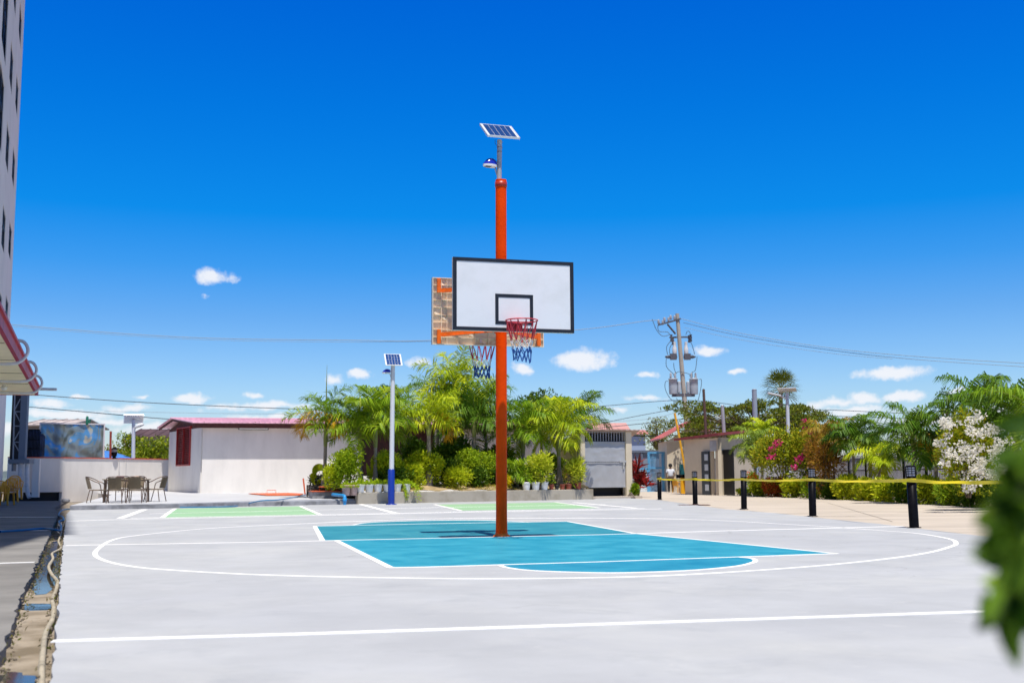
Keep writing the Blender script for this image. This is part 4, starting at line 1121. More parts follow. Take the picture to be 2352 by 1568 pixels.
# other roofs behind
def small_house(name, label, px0, px1, yb, ye, yr, Y, wall, roof, ov=.3, deep=5.0, side=0.0):
    a, b = P(px0, yb, Y), P(px1, yb, Y); zt_ = P((px0 + px1) / 2, ye, Y).z; zr_ = P((px0 + px1) / 2, yr, Y + deep / 2).z; zb_ = -.1
    t = thing(name, label, 'house', Vector(((a.x + b.x) / 2, Y, zb_)))
    m = MB(); w_ = b.x - a.x; cx = (a.x + b.x) / 2
    m.box((cx, Y + deep / 2, (zb_ + zt_) / 2), (w_, deep, zt_ - zb_)); m.add([(a.x, Y + .01, zt_), (a.x, Y + deep, zt_), (a.x, Y + deep / 2, zr_)], [(0, 1, 2)]); m.add([(b.x, Y + .01, zt_), (b.x, Y + deep, zt_), (b.x, Y + deep / 2, zr_)], [(0, 1, 2)]); m.build('wall', wall, t)
    m = MB(); sl = (zr_ - zt_) / (deep / 2)
    for sgn in (0, 1):
        y0 = Y - ov if sgn == 0 else Y + deep + ov
        m.prism([(a.x - ov, y0, zt_ - sl * ov), (b.x + ov, y0, zt_ - sl * ov), (b.x + ov, Y + deep / 2, zr_), (a.x - ov, Y + deep / 2, zr_)], (0, 0, .06))
        for k in range(int(w_ / .6) + 1): m.beam((a.x - ov + .1 + k * .6, y0, zt_ - sl * ov + .07), (a.x - ov + .1 + k * .6, Y + deep / 2, zr_ + .07), .06, .04)
    m.build('roof', roof, t)
    m = MB()
    for f in (.3, .7): m.box((a.x + w_ * f, Y - .02, (zb_ + zt_) / 2 + .3), (.9, .06, 1.0), None, .01)
    m.build('window', m_glass, t)
    return t
small_house('grey_roof_house', 'house with weathered grey roof behind the sheet screen at left', 60, 150, 1060, 976, 965, 58, M('old_plaster', (.4, .35, .3), .9), M('roof_grey_white', (.42, .36, .34), .7, var=.4, vscale=1.2))
small_house('brown_roof_house', 'small house with dark brown roof behind the green trees at left', 300, 392, 1060, 1003, 987, 72, M('old_plaster2', (.45, .43, .4), .9), M('roof_brown', (.09, .05, .05), .6, var=.3, vscale=1))

# ================================================================== PLAZA SMALL THINGS
m_lid = M('orange_lid', (.70, .13, .035), .5, var=.15, vscale=5)
def lid(label, pts, th, handles):
    t = thing('manhole_cover', label, 'manhole cover', pts[0], 'orange steel covers')
    m = MB(); m.prism(pts, (0, 0, th)); m.build('plate', m_lid, t)
    for (c, d) in handles:
        m = MB(); m.tube([c - d * .18, c - d * .18 + ZD * .14, c + d * .18 + ZD * .14, c + d * .18], .014, 6); m.build('handle', m_lid, t)
    return t
z = plaza_z(46)
q = [GP(571, 1134.5), GP(612, 1138.5), GP(688, 1138), GP(697, 1135), GP(660, 1133)]
q = [Vector((p.x, p.y, plaza_z(p.y) + .012)) for p in q]
lid('flat orange steel cover lying on the plaza before the white house wall', q, .03, [(q[0].lerp(q[3], .42) + ZD * .02, UD)])
m = MB(); a = GP(701, 1137); m.tube([a, P(696.5, 1098, a.y)], .03, 8); o = m.build('orange_rod', m_lid, None, org=a); tag(o, 'thin orange rod standing upright beside the flat cover', 'rod')
bx0 = G(717, 1146.5, .14); bx0 = PX(717, 40.3, .14)
sump = thing('concrete_box', 'low grey concrete sump box at the left end of the planter', 'concrete box', bx0)
bl_ = (PX(791, 40.9, .14) - bx0).length
m = MB(); m.box(bx0 + UD * bl_ / 2 + VD * .6 + ZD * .13, (bl_, 1.2, .3), axt, .01); m.build('body', m_kerb, sump)
q = [bx0 + ZD * .285 - VD * .05 - UD * .03, bx0 + ZD * .285 - VD * .05 + UD * (bl_ + .03), bx0 + ZD * .285 + VD * 1.2 + UD * (bl_ + .03), bx0 + ZD * .285 + VD * 1.2 - UD * .03]
lid('orange steel cover with two handles on top of the concrete sump box', q, .03, [(q[0].lerp(q[1], .4) + VD * .5 + ZD * .03, UD), (q[0].lerp(q[1], .85) + VD * .1 + ZD * .03, UD)])
m_bp = M('blue_pvc', (.02, .27, .62), .35)
e = PX(767, 39.7, .33); e2 = PX(792, 38.7, .30); m = MB(); m.tube(sm_curve([e + VD * .4, e, e.lerp(e2, .5), e.lerp(e2, .9), e2 - ZD * .07, e2 - ZD * .3], 6), .055, 12)
m.lathe(e2 - ZD * .14, [(.055, -.08), (.07, -.07), (.07, .05), (.055, .06)], 12); o = m.build('pipe_elbow', m_bp, None, org=e); tag(o, 'blue plastic pipe elbow bending down at the sump box', 'pipe')
# hoses
hp = [(166.9*1.0, 1568)]
def c3(x, y): return (x / 1.887 / 1.7415, (1900 + y / 1.887) / 1.7415)
def c4(x, y): return ((600 + x / 2.94) / 1.7415, (1600 + y / 2.94) / 1.7415)
hose = [c3(*p) for p in [(312,1640),(314,1568),(318,1400),(345,1190),(395,1090),(405,1000),(396,940),(425,860),(432,800),(392,750),(368,690),(400,630),(395,590),(460,550),(442,500),(460,450),(470,400),(490,345),(497,305)]]
hpts = sm_curve([G(x, y, -.035) for x, y in hose], 8)
m = MB(); m.tube(hpts, .0165, 10)
for k in range(14, len(hpts) - 5, 23): d_ = (hpts[k + 1] - hpts[k]).normalized(); m.tube([hpts[k] - d_ * .02, hpts[k] + d_ * .02], .0205, 10)
o = m.build('hose', M('hose_tan', (.40, .35, .26), .7, var=.25, vscale=7), None, org=hpts[0]); tag(o, 'pale tan hose snaking along the wet drain channel', 'hose')
bh = [G(*c3(*p), -.0) for p in [(0,435),(150,425),(330,411),(420,420),(455,408),(460,370),(445,340),(482,330),(470,305),(442,295),(465,272),(530,260),(700,255),(1320,247)]]
bh2 = [G(*c4(*p), .03) for p in [(900,1252),(1080,1232)]] + [GP(*c4(*p)) + ZD * .04 for p in [(1300,1196),(1500,1186),(1700,1152),(1880,1112)]] + [bx0 + ZD * .27 + UD * .1]
for i in range(len(bh)): bh[i].z = .022 if i not in (4, 5, 6, 7, 8, 9) else -.02
hpts = sm_curve(bh + bh2, 6)
m = MB(); m.tube(hpts, .019, 8); o = m.build('hose', M('hose_blue', (.02, .19, .42), .4), None, org=hpts[0]); tag(o, 'thin blue hose running along the kerb to the sump box', 'hose')
for (px, py, s_, lab) in ((150, 1141, .3, 'grey concrete lump at the far end of the drain channel'), (151, 1152, .2, 'small grey rubble block at the kerb end beside the channel')):
    c = G(px, py, .05); m = MB(); m.box(c + ZD * .05, (s_ * 1.5, s_, s_ * .8), (UD, VD, ZD), .05); o = m.build('rubble_block', m_kerb, None, org=c); tag(o, lab, 'rubble')

# ================================================================== PLANTER
m_plant = M('planter_concrete', (.42, .38, .31), .9, col2=(.25, .21, .15), vscale=1.1, bump=.35, bscale=12, detail=10, lo=.45, hi=.7)
pa, pb2 = G(823, 1157.3), G(1363.5, 1146)
PD = (pb2 - pa); lpn = PD.length; PD.normalize(); PN = Vector((-PD.y, PD.x, 0)); axP = (PD, PN, ZD)
plan = thing('planter', 'long low raw concrete planter bed under the palms', 'planter', pa)
m = MB(); m.box(pa + PD * lpn / 2 + PN * .12 + ZD * .15, (lpn, .24, .5), axP, .015); m.build('front_wall', m_plant, plan)
m = MB(); m.beam(pb2 + PN * .24 - PD * .12 + ZD * .15, PX(1296, 51.2, .15), .24, .5); m.build('side_wall', m_plant, plan)
m = MB(); m.beam(PX(727, 42.2, .2), PX(742, 51.5, .2), .2, .3); m.build('side_wall', m_plant, plan)
m = MB(); g = random.Random(6); NX, NY = 40, 12; vs = []
def soil_z(u, v): return .40 + min(.2, .12 * v) + .035 * math.sin(u * 2.1) * min(1, v) + .03 * math.sin(u * 5 + v * 3)
for j in range(NY + 1):
    for i in range(NX + 1):
        v = .2 + 9.0 * (j / NY) ** 1.5; fv = min(1, v / 1.9)
        ul, ur = (PL(821 - fv * 92 + max(0, v - 2) * 2, 1120, pa + PN * v, PN) - pa).dot(PD), (PL(1358 - 9 * v, 1120, pa + PN * v, PN) - pa).dot(PD)
        u = ul + (ur - ul) * i / NX
        vs.append(pa + PD * u + PN * v + ZD * (soil_z(u, v) + g.uniform(-.02, .02)))
m.add(vs, [(j * (NX + 1) + i, j * (NX + 1) + i + 1, (j + 1) * (NX + 1) + i + 1, (j + 1) * (NX + 1) + i) for j in range(NY) for i in range(NX)], True)
m.build('soil', M('bed_soil', (.34, .25, .13), .95, var=.4, vscale=2.5, bump=.5, bscale=12), plan)
def bed(px, v):
    "point on the bed: picture column px, v metres behind the planter front"
    n_ = PN; p = PL(px, 1120, pa + PN * v, n_); u = (p - pa).dot(PD); p.z = soil_z(u, v); return p
n = 5200; g2 = np.random.default_rng(3)
uu = g2.uniform(.2, lpn - .3, n); v_ = g2.uniform(.25, 2.2, n)
keep = (np.sin(uu * 1.3) + np.sin(uu * 3.1 + 1) > -.2); uu, v_ = uu[keep], v_[keep]; n = len(uu)
bs = np.array([tuple(pa + PD * u + PN * v + ZD * soil_z(u, v)) for u, v in zip(uu, v_)])
o = np_mesh('grass', kites(bs, nrm(g2.normal(size=(n, 3)) * .5 + np.array([0, 0, .8])), g2.uniform(.05, .16, n), .018), 4, LEAF('dry_grass', [(.16, .15, .04), (.26, .22, .07), (.30, .22, .09)], .25), None, g2.random(n)); tag(o, kind='stuff')
# dark timber edging behind the sump box
m = MB(); e0, e1 = PX(706, 41.8, .25), PX(830, 42.6, .25)
for k in range(26): f = k / 25; c = e0.lerp(e1, f); m.box(c + ZD * (.2 + .02 * math.sin(k * 2.3)), ((e1 - e0).length / 26 * .9, .08, .42), (UD, VD, ZD), .012)
o = m.build('timber_edging', M('timber_grey', (.12, .095, .075), .9, var=.4, vscale=8), None, org=e0); tag(o, 'row of short dark timber stakes edging the bed left of the planter', 'edging')

# ------------------------------------------------------------------ pots
m_potw = M('pot_white', (.88, .87, .85), .5, var=.04, vscale=6); m_pott = M('pot_terracotta', (.32, .075, .04), .7, var=.15, vscale=6); m_potk = M('pot_black', (.015, .015, .018), .5); m_potb = M('pot_pale_pink', (.46, .33, .30), .7, var=.2, vscale=7)
def pot(label, p, r, h, mat):
    t = thing('flower_pot', label, 'flower pot', p, 'flower pots on the planter edge')
    m = MB(); m.lathe(p, [(r * .72, 0), (r * .76, .01), (r * .95, h * .86), (r * .95, h * .87)], 18); m.build('body', mat, t)
    m = MB(); m.lathe(p, [(r * .95, h * .85), (r * 1.06, h * .87), (r * 1.06, h), (r * .95, h), (r * .9, h * .9), (.01, h * .88)], 18, cap=False); m.build('rim', mat, t)
    return t
fern = LEAF('fern_lime', [(.14, .24, .02), (.27, .36, .03), (.38, .42, .04)])
pots = [(795, 'pale pinkish clay pot at the left end of the pot row', m_potb), (812, 'pink and cream clay pot, second from the left in the row', m_potb), (828, 'white pot with lush fern, first white one from the left', m_potw), (848, 'white fern pot second among the white pots, counted from the left', m_potw),
        (868, 'white fern pot third among the white pots, left of the blue post base', m_potw), (889, 'white fern pot half hidden by the blue lamp post base', m_potw), (912.5, 'white fern pot just right of the blue lamp post', m_potw), (933.6, 'white pot with fern trailing over the planter wall', m_potw)]
for i, (px, lab, mt) in enumerate(pots):
    p = bed(px, .13); p.z = .402 if px > 820 else .30
    pot(lab, p, .155, .28 if px > 820 else .36, mt)
    g = np.random.default_rng(50 + i); n = 520; tp0 = np.array(p) + np.array([0, 0, .26])
    a = g.uniform(0, 6.283, n); rr = np.sqrt(g.random(n)) * .165
    bs = tp0 + np.stack([np.cos(a) * rr, np.sin(a) * rr, g.uniform(.03, .17, n) * (1.2 - rr / .165)], 1)
    ax = nrm(np.stack([np.cos(a) * .8, np.sin(a) * .8, g.uniform(.1, 1.1, n)], 1) + g.normal(size=(n, 3)) * .3)
    if i == 7:
        k = 220; f = g.random(k); s0 = np.array(UD); b2 = tp0 + np.stack([.1 + .35 * f ** .6, -.1 - .1 * f, .05 - .55 * f ** 2], 1) + g.normal(size=(k, 3)) * .05
        bs = np.vstack([bs, b2]); ax = np.vstack([ax, nrm(g.normal(size=(k, 3)) * .5 + np.array([.3, -.2, -.6]))])
        b3 = tp0 + np.stack([-.02 + .1 * (f - .5), -.17 + 0 * f, -.0 - .5 * f], 1) + g.normal(size=(k, 3)) * .03
        bs = np.vstack([bs, b3]); ax = np.vstack([ax, nrm(g.normal(size=(k, 3)) * .5 + np.array([0, -.2, -.6]))])
    ft = thing('fern', ('lime fern in the pale pinkish clay pot at the far left', 'lime fern in the pink and cream clay pot', 'lush lime fern in the first white pot from the left', 'lime fern in the second white pot', 'lime fern in the third white pot, left of the blue post', 'lime fern half hidden by the blue lamp post', 'lime fern just right of the blue lamp post', 'lime fern spilling from the rightmost white pot of the left row')[i], 'fern', Vector(tp0), 'ferns in the pot row')
    np_mesh('fronds', kites(bs, ax, g.uniform(.05, .12, len(bs)), .022), 4, fern, ft, g.random(len(bs)))
rp2 = [(1208.7, .165, .30, m_potw, 'white pot with a bare twig, leftmost of the right-hand pots'), (1230, .17, .30, m_potw, 'white pot under the croton, middle of the right white three'), (1250, .165, .30, m_potw, 'white pot rightmost of the white three, next to the terracotta ones'), (1266.5, .10, .2, m_pott, 'small terracotta pot next to the white three'),
       (1279, .09, .17, m_potk, 'small black pot among the terracotta pots'), (1292, .10, .2, m_pott, 'small terracotta pot at the foot of the palm trunk'), (1306, .13, .22, m_pott, 'medium terracotta pot with reddish twigs'), (1327, .155, .28, m_pott, 'large terracotta pot at the right end of the planter')]
for (px, r, h, mt, lab) in rp2:
    p = bed(px, .13); p.z = .402; pot(lab, p, r, h, mt)

# ------------------------------------------------------------------ leaf colours
pg_y = LEAF('palm_yellow_green', [(.12, .19, .012), (.25, .32, .02), (.42, .41, .03)], .42)
pg_g = LEAF('palm_green', [(.04, .10, .01), (.11, .19, .015), (.27, .31, .025)], .35)
pg_d = LEAF('palm_dark_green', [(.02, .06, .012), (.05, .11, .015), (.13, .19, .025)], .28)
sh_y = LEAF('shrub_lime', [(.15, .21, .012), (.29, .34, .02), (.45, .43, .04)], .38)
sh_g = LEAF('shrub_green', [(.05, .105, .012), (.12, .19, .018), (.25, .28, .025)], .35)
sh_m = LEAF('shrub_fresh', [(.075, .14, .012), (.17, .24, .018), (.32, .36, .03)], .38)
sh_d = LEAF('shrub_dark', [(.025, .06, .012), (.055, .105, .016), (.11, .155, .025)], .3)

def bpalm(label, px, v, ctop, length, mat, **k):
    b = bed(px[0], v); Y = b.y
    k['lf'] = k.get('lf', .5) * 1.15; k['width'] = k.get('width', .05) * .74
    length *= .94
    return palm(label, b, P(px[1], ctop, Y), length, mat, group='palms in the planter bed', **k)
bpalm('slim palm with hanging orange-brown fronds, leftmost of the planter', (745, 749), 2.6, 962, 1.75, pg_g, nfr=8, seed=11, lf=.42, el=(1.35, -.1), tr=.085, shaft=.9, ruff=1.0, old=[(2.7, .35, 1.5, 2.3), (3.4, .5, 1.45, 2.5), (5.4, .3, 1.3, 2.4)], spear=2.0, width=.045)
bpalm('slender palm behind the cone shrub, second from the left', (829, 826), 1.8, 985, 1.8, pg_g, nfr=11, seed=12, lf=.5, tr=.085, spear=1.6)
bpalm('full green palm left of the white lamp post', (862, 863), 1.25, 962, 1.95, pg_g, nfr=17, seed=13, lf=.55, tr=.085, shaft=.9, el=(1.45, -.3), droop=(.85, 1.35))
bpalm('palm crown showing behind the white lamp post', (905, 892), 3.4, 960, 2.1, pg_d, nfr=13, seed=14, lf=.55, spear=1.5)
bpalm('yellow-green plumed palm right of the lamp post', (985, 985), 1.4, 962, 1.8, pg_y, nfr=14, seed=15, lf=.4, tr=.11, shaft=.5, ruff=1.3, old=[(-.3, .15, 1.4, 2.3), (.4, .1, 1.3, 2.4)], n=42, spear=1.5)
bpalm('tall plumed palm behind the backboards, highest of the planter', (1030, 1045), 4.6, 888, 2.3, pg_y, nfr=17, seed=16, lf=.46, tr=.1, ruff=1.3, n=46, el=(1.5, -.35))
bpalm('plumed palm with dark trunk just left of the tallest one', (1002, 1008), 5.2, 925, 1.8, pg_g, nfr=12, seed=17, lf=.42, ruff=1.2, n=40)
bpalm('dark feathery palm just left of the orange pole', (1085, 1090), 3.2, 968, 2.2, pg_d, nfr=14, seed=18, lf=.62, tr=.1, droop=(1.0, 1.5))
bpalm('tall palm half hidden by the orange pole', (1120, 1112), 5.0, 925, 2.0, pg_g, nfr=12, seed=19, lf=.5, ruff=1.1)
bpalm('dark slim palm in the thicket behind the hedge', (1058, 1062), 5.6, 985, 1.9, pg_d, nfr=11, seed=20, lf=.55)
bpalm('arching green palm right of the orange pole', (1200, 1203), 1.9, 988, 1.85, pg_g, nfr=15, seed=21, lf=.5, tr=.085, shaft=.9, el=(1.4, -.35))
bpalm('bushy yellow-green palm by the grey shed, right end of the planter', (1285, 1282), 1.0, 982, 1.95, pg_y, nfr=18, seed=22, lf=.55, tr=.10, shaft=1.1, el=(1.5, -.4), droop=(.9, 1.4))
bpalm('dark palm peeping out behind the yellow-green palm at the shed', (1325, 1330), 4.5, 965, 1.9, pg_d, nfr=12, seed=23, lf=.55)
bpalm('palm behind and between the two right-hand planter palms', (1245, 1243), 4.0, 975, 1.9, pg_d, nfr=12, seed=24, lf=.5)
bpalm('stemless young palm with wide low fronds right of the orange pole', (1188, 1188), 1.1, 1092, 1.35, pg_g, nfr=12, seed=25, lf=.42, tr=.06, shaft=.3, el=(1.3, .1), droop=(1.0, 1.6))

def bshrub(label, px, ytop, ybot, wpx, v, mat, name='shrub', n=2600, leaf=.12, **k):
    b = bed(px, v); Y = b.y; w_ = wpx / FPX * Y / 2; top_ = P(px, ytop, Y).z; h = max(.2, (top_ - b.z) / 1.95)
    return shrub(name, label, 'shrub', b, (w_, w_ * .9, h), mat, n=n, leaf=leaf, group='shrubs in the planter bed', **k)
bshrub('tall cone-shaped green shrub at the left of the bed', 800, 1010, 1110, 88, .75, sh_m, n=5200, leaf=.10, lobes=14, seed=31)
bshrub('low yellow-green shrub in front of the slim left palm', 764, 1060, 1110, 52, 1.0, sh_y, n=1800, leaf=.09, seed=32)
bshrub('clipped hedge shrub behind the lamp post', 882, 1022, 1112, 112, 1.6, sh_y, n=6000, leaf=.10, lobes=14, seed=33)
bshrub('clipped green hedge shrub right behind the lamp post', 975, 1020, 1112, 112, 1.7, sh_y, n=6000, leaf=.10, lobes=14, seed=34)
bshrub('dark filler shrub between the two palm trunks', 905, 1058, 1115, 90, 1.1, sh_d, n=2600, leaf=.12, seed=35)
bshrub('rounded lime shrub with narrow leaves beside the ringed palm trunk', 950, 1055, 1118, 64, .9, sh_y, n=2600, leaf=.15, width=.2, seed=36, spiky=1.0)
bshrub('dark green rounded shrub behind the ringed palm trunk', 1024, 1040, 1112, 82, 2.2, sh_d, n=3000, leaf=.12, width=.25, seed=37, spiky=.9)
bshrub('rounded lime shrub in front of the dark one', 1046, 1060, 1120, 66, .9, sh_y, n=2600, leaf=.15, width=.2, seed=38, spiky=1.0)
bshrub('large green shrub left of the orange pole', 1094, 1010, 1108, 105, 1.7, sh_m, n=5000, leaf=.09, lobes=14, seed=39)
bshrub('dark low shrub with red tips at the foot of the large green one', 1098, 1066, 1122, 62, 1.2, sh_d, n=2200, leaf=.12, seed=40)
bshrub('dark low shrub partly behind the orange pole', 1135, 1065, 1122, 60, 1.5, sh_d, n=2200, leaf=.13, seed=41)
bshrub('small golden shrub just right of the orange pole', 1162, 1080, 1116, 38, .7, LEAF('golden', [(.3, .28, .012), (.48, .4, .02), (.55, .45, .04)]), n=1100, leaf=.10, seed=42)
bshrub('dark thicket shrub under the tall palms, behind the hedge', 1040, 985, 1090, 130, 4.0, sh_d, n=3600, leaf=.2, lobes=14, seed=62)
bshrub('dark thicket shrub behind the hedge, left part', 945, 990, 1090, 80, 4.2, sh_d, n=2200, leaf=.2, lobes=12, seed=63)
bshrub('dark leafy mass between the right planter palms', 1150, 1010, 1100, 90, 3.2, sh_d, n=2400, leaf=.2, lobes=12, seed=64)
bshrub('tall dark hedge shrub left of the shed', 1265, 1026, 1115, 100, 2.6, sh_m, n=4600, leaf=.11, lobes=13, seed=43)
bshrub('dark shrub behind the white pots', 1215, 1060, 1118, 80, 1.9, sh_d, n=2400, leaf=.13, seed=44)
crot = LEAF('croton_variegated', [(.13, .2, .02), (.34, .37, .04), (.58, .54, .14)], .3)
bshrub('pale variegated croton in the white pot, the rounder one', 1238, 1045, 1108, 58, .13, crot, n=1500, leaf=.2, width=.2, seed=45, spiky=1.1, stem_h=.25)
bshrub('pale variegated croton in the large terracotta pot by the shed', 1322, 1050, 1108, 50, .14, crot, n=1300, leaf=.2, width=.2, seed=46, spiky=1.1, stem_h=.22)
bshrub('thin reddish twiggy plant in the medium terracotta pot', 1305, 1085, 1108, 26, .13, LEAF('twig_red', [(.16, .1, .03), (.2, .2, .04), (.3, .1, .04)]), n=130, leaf=.1, seed=47, nst=9, stem_h=.22)
bshrub('small sparse plant in the leftmost white pot of the right group', 1209, 1090, 1108, 20, .13, sh_g, n=70, leaf=.12, seed=48, nst=7, stem_h=.25)
bshrub('small leafy plant in the small terracotta pot', 1266, 1092, 1108, 20, .13, sh_g, n=120, leaf=.1, seed=49, nst=5, stem_h=.2)
# big fan-leaved plant at the left end
b = PX(741, 42.0, .4)
fp = thing('fan_leaf_plant', 'plant with big round pleated fan leaves at the left end of the bed', 'plant', b)
qs = []; vv = []; st = MB(); g = np.random.default_rng(77)
for (px, py, R1, roll) in ((733, 1081, .27, .2), (752, 1093, .3, -.3), (722, 1100, .24, .9), (762, 1082, .24, -.5), (742, 1108, .22, 0), (775, 1102, .22, -.6), (765, 1096, .26, -.9), (748, 1076, .22, 0)):
    c = np.array(P(px, py, 42 + g.uniform(-.4, .5))); st.tube([b, b.lerp(Vector(c), .6) + ZD * .1, Vector(c)], [.014, .01, .008], 5)
    out = nrm(c - np.array(b) + np.array([0, -.35, -.1])); s_ = nrm(np.cross(out, [roll * .5, -.7, .7])); up = nrm(np.cross(s_, out))
    K = 16
    for i in range(K):
        for (a0, a1, lift) in ((i, i + .5, 1), (i + .5, i + 1, -1)):
            t0, t1 = [(-1.9 + 3.8 * x / K) for x in (a0, a1)]
            e0 = c + (out * math.cos(t0) + s_ * math.sin(t0)) * R1 + up * (.03 if lift > 0 else -.03); e1 = c + (out * math.cos(t1) + s_ * math.sin(t1)) * R1 * .97 + up * (-.03 if lift > 0 else .03)
            qs.append([c, e0, (e0 + e1) / 2 + out * .01, e1]); vv.append(g.uniform(.35, .8))
np_mesh('fan_leaves', np.array(qs), 4, LEAF('fan_leaf', [(.1, .17, .012), (.24, .3, .02), (.42, .36, .03)], .45), fp, vv); st.build('stem', MATS['bark_brown'], fp)
shrub('ground_plant', 'low lime lettuce-like plant edging the bed by the timber stakes', 'plant', PX(772, 41.9, .42), (.5, .25, .13), sh_y, n=500, leaf=.12, seed=60, nst=2)
shrub('ground_plant', 'dark purple-flecked low plant beside the fan leaves', 'plant', PX(727, 42.6, .35), (.4, .35, .45), LEAF('dark_purple', [(.03, .05, .02), (.06, .09, .03), (.1, .06, .12)]), n=900, leaf=.1, seed=61)
bn = bed(861, 1.6); bt = thing('broad_leaf_plant', 'banana-like plant with broad upright leaves behind the ferns', 'plant', bn)
qs = []; vv = []
for (dx, dz, tx, tz, w_) in ((-.05, .2, .12, 1.15, .09), (.1, .2, .42, .95, .08), (-.1, .1, -.3, .85, .08), (.0, .1, -.12, 1.05, .08), (.1, .1, .3, .6, .08)):
    for s_ in range(6):
        f0, f1 = s_ / 6, (s_ + 1) / 6; w0, w1 = w_ * math.sin(math.pi * (f0 * .92 + .04)), w_ * math.sin(math.pi * (f1 * .92 + .04))
        p0_ = np.array(bn) + np.array([dx + (tx - dx) * f0, -.1 * f0, dz + (tz - dz) * f0]); p1_ = np.array(bn) + np.array([dx + (tx - dx) * f1, -.1 * f1, dz + (tz - dz) * f1])
        qs.append([p0_ - [w0, 0, 0], p0_ + [w0, 0, 0], p1_ + [w1, .03, 0], p1_ - [w1, .03, 0]]); vv.append(.6)
np_mesh('leaves', np.array(qs), 4, sh_y, bt, vv)

# ================================================================== GREY SHED
F0, F1, Fb = PX(1333, 47.4, .0), PX(1452.5, 48.6, .0), PX(1288, 51.8, .0)
shed = thing('metal_shed', 'small cream shed with dented grey double steel doors beside the planter', 'shed', F0)
SD = (F1 - F0); SD.z = 0; sw = SD.length; SD.normalize(); SN = Vector((SD.y, -SD.x, 0)); axS2 = (SD, -SN, ZD)
SB = (Fb - F0); SB.z = 0; sb = SB.length; SB.normalize()
ztop, zbk = P(1390, 990, 48).z, P(1292, 1036, 51.8).z
def sx_(px): p = PL(px, 1060, F0, SN); return (p - F0).dot(SD)
a0, a1 = sx_(1335), sx_(1344.5); b0_, b1 = sx_(1438.5), sx_(1452)
for (x0, x1) in ((a0 - .02, a1), (b0_, b1)):
    m = MB(); m.box(F0 + SD * (x0 + x1) / 2 - SN * .15 + ZD * (ztop / 2), (x1 - x0, .3, ztop), axS2, .01); m.build('pillar', m_cream, shed)
m = MB(); zl = zbk
m.prism([F0 - SN * .3, F0 + SB * sb, F0 + SB * sb + ZD * zbk, F0 - SN * .3 + ZD * (ztop - .02)], SD * .15)
m.build('side_wall', M('shed_side_yellow', (.50, .44, .16), .85, var=.1, vscale=2), shed)
m = MB(); m.prism([F0 + SD * sw - SN * .3, F0 + SD * sw + SB * sb, F0 + SD * sw + SB * sb + ZD * zbk, F0 + SD * sw - SN * .3 + ZD * (ztop - .02)], SD * -.15); m.box(F0 + SD * sw / 2 + SB * (sb + .1) + ZD * zbk / 2, (sw, .1, zbk), axS2); m.build('wall', m_cream, shed)
rs = F0 - SD * .15 + SN * .18 + ZD * (ztop + .03); re = F0 - SD * .15 + SB * (sb + .2) + ZD * (zbk + .02); rw = SD * (sw + .45)
m = MB(); m.prism([rs, rs + rw, re + rw, re], (0, 0, .03))
for k in range(14): m.beam(rs + rw * (k / 13) + ZD * .035, re + rw * (k / 13) + ZD * .035, .06, .04)
m.build('roof', M('shed_roof', (.34, .24, .2), .6, var=.3, vscale=2), shed)
m = MB()
for k in range(9): c = rs.lerp(re, .05 + k / 9.5) - ZD * .06 + SD * .1; m.box(c, (.2, .06, .1), axS2)
m.build('rafters', m_brown, shed)
zg0, zg1 = P(1390, 1012.5, 48).z, P(1390, 992, 48).z; zd0 = P(1390, 1119, 48).z; zm = P(1390, 1060.5, 48).z
m = MB(); m.box(F0 + SD * (a1 + b0_) / 2 - SN * .5 + ZD * (ztop / 2 - .05), (b0_ - a1 - .01, .04, ztop - .1), axS2); m.build('dark_interior', m_dark, shed)
m = MB(); n_ = 15
for k in range(n_ + 1): m.box(F0 + SD * (a1 + (b0_ - a1) * k / n_) - SN * .09 + ZD * (zg0 + zg1) / 2, (.035, .03, zg1 - zg0), axS2)
m.box(F0 + SD * (a1 + b0_) / 2 - SN * .09 + ZD * (zg1 + .02), (b0_ - a1, .05, .05), axS2); m.build('grating', M('grating_grey', (.34, .34, .37), .5), shed)
m_door = M('door_grey_steel', (.44, .45, .47), .38, metal=.2, var=.06, vscale=2, bump=.12, bscale=3)
g = random.Random(9)
for (z0, z1) in ((zd0, zm - .01), (zm + .01, zg0 - .02)):
    m = MB(); KX, KZ = 16, 10
    vs = [F0 + SD * (a1 + .02 + (b0_ - a1 - .04) * i / KX) - SN * (.06 + (g.uniform(-.012, .012) if 0 < i < KX and 0 < j < KZ else 0)) + ZD * (z0 + (z1 - z0) * j / KZ) for j in range(KZ + 1) for i in range(KX + 1)]
    m.add(vs, [(j * (KX + 1) + i, j * (KX + 1) + i + 1, (j + 1) * (KX + 1) + i + 1, (j + 1) * (KX + 1) + i) for j in range(KZ) for i in range(KX)], True)
    t = .045
    for z in (z0 + t / 2, z1 - t / 2): m.box(F0 + SD * (a1 + b0_) / 2 - SN * .045 + ZD * z, (b0_ - a1 - .04, .03, t), axS2)
    dr = m.build('door', m_door, shed)
m = MB(); x = sx_(1431); c = F0 + SD * x - SN * .02 + ZD * (zm + .03); m.box(c, (.34, .04, .07), axS2); m.box(c - ZD * .18 + SD * .02, (.04, .05, .3), axS2); m.tube([c + SD * .05 - ZD * .05 + SN * .03, c + SD * .05 - ZD * .16 + SN * .03], .03, 8)
m.build('latch', M('latch_pale', (.6, .6, .58), .4, metal=.4), dr)
m = MB(); m.box(F0 + SD * (sw * .5) + SN * .35 + ZD * .02, (sw, .8, .12), axS2); o = m.build('shed_step', m_drive, None, org=F0); tag(o, 'low concrete step on the ground before the grey shed doors', 'step')

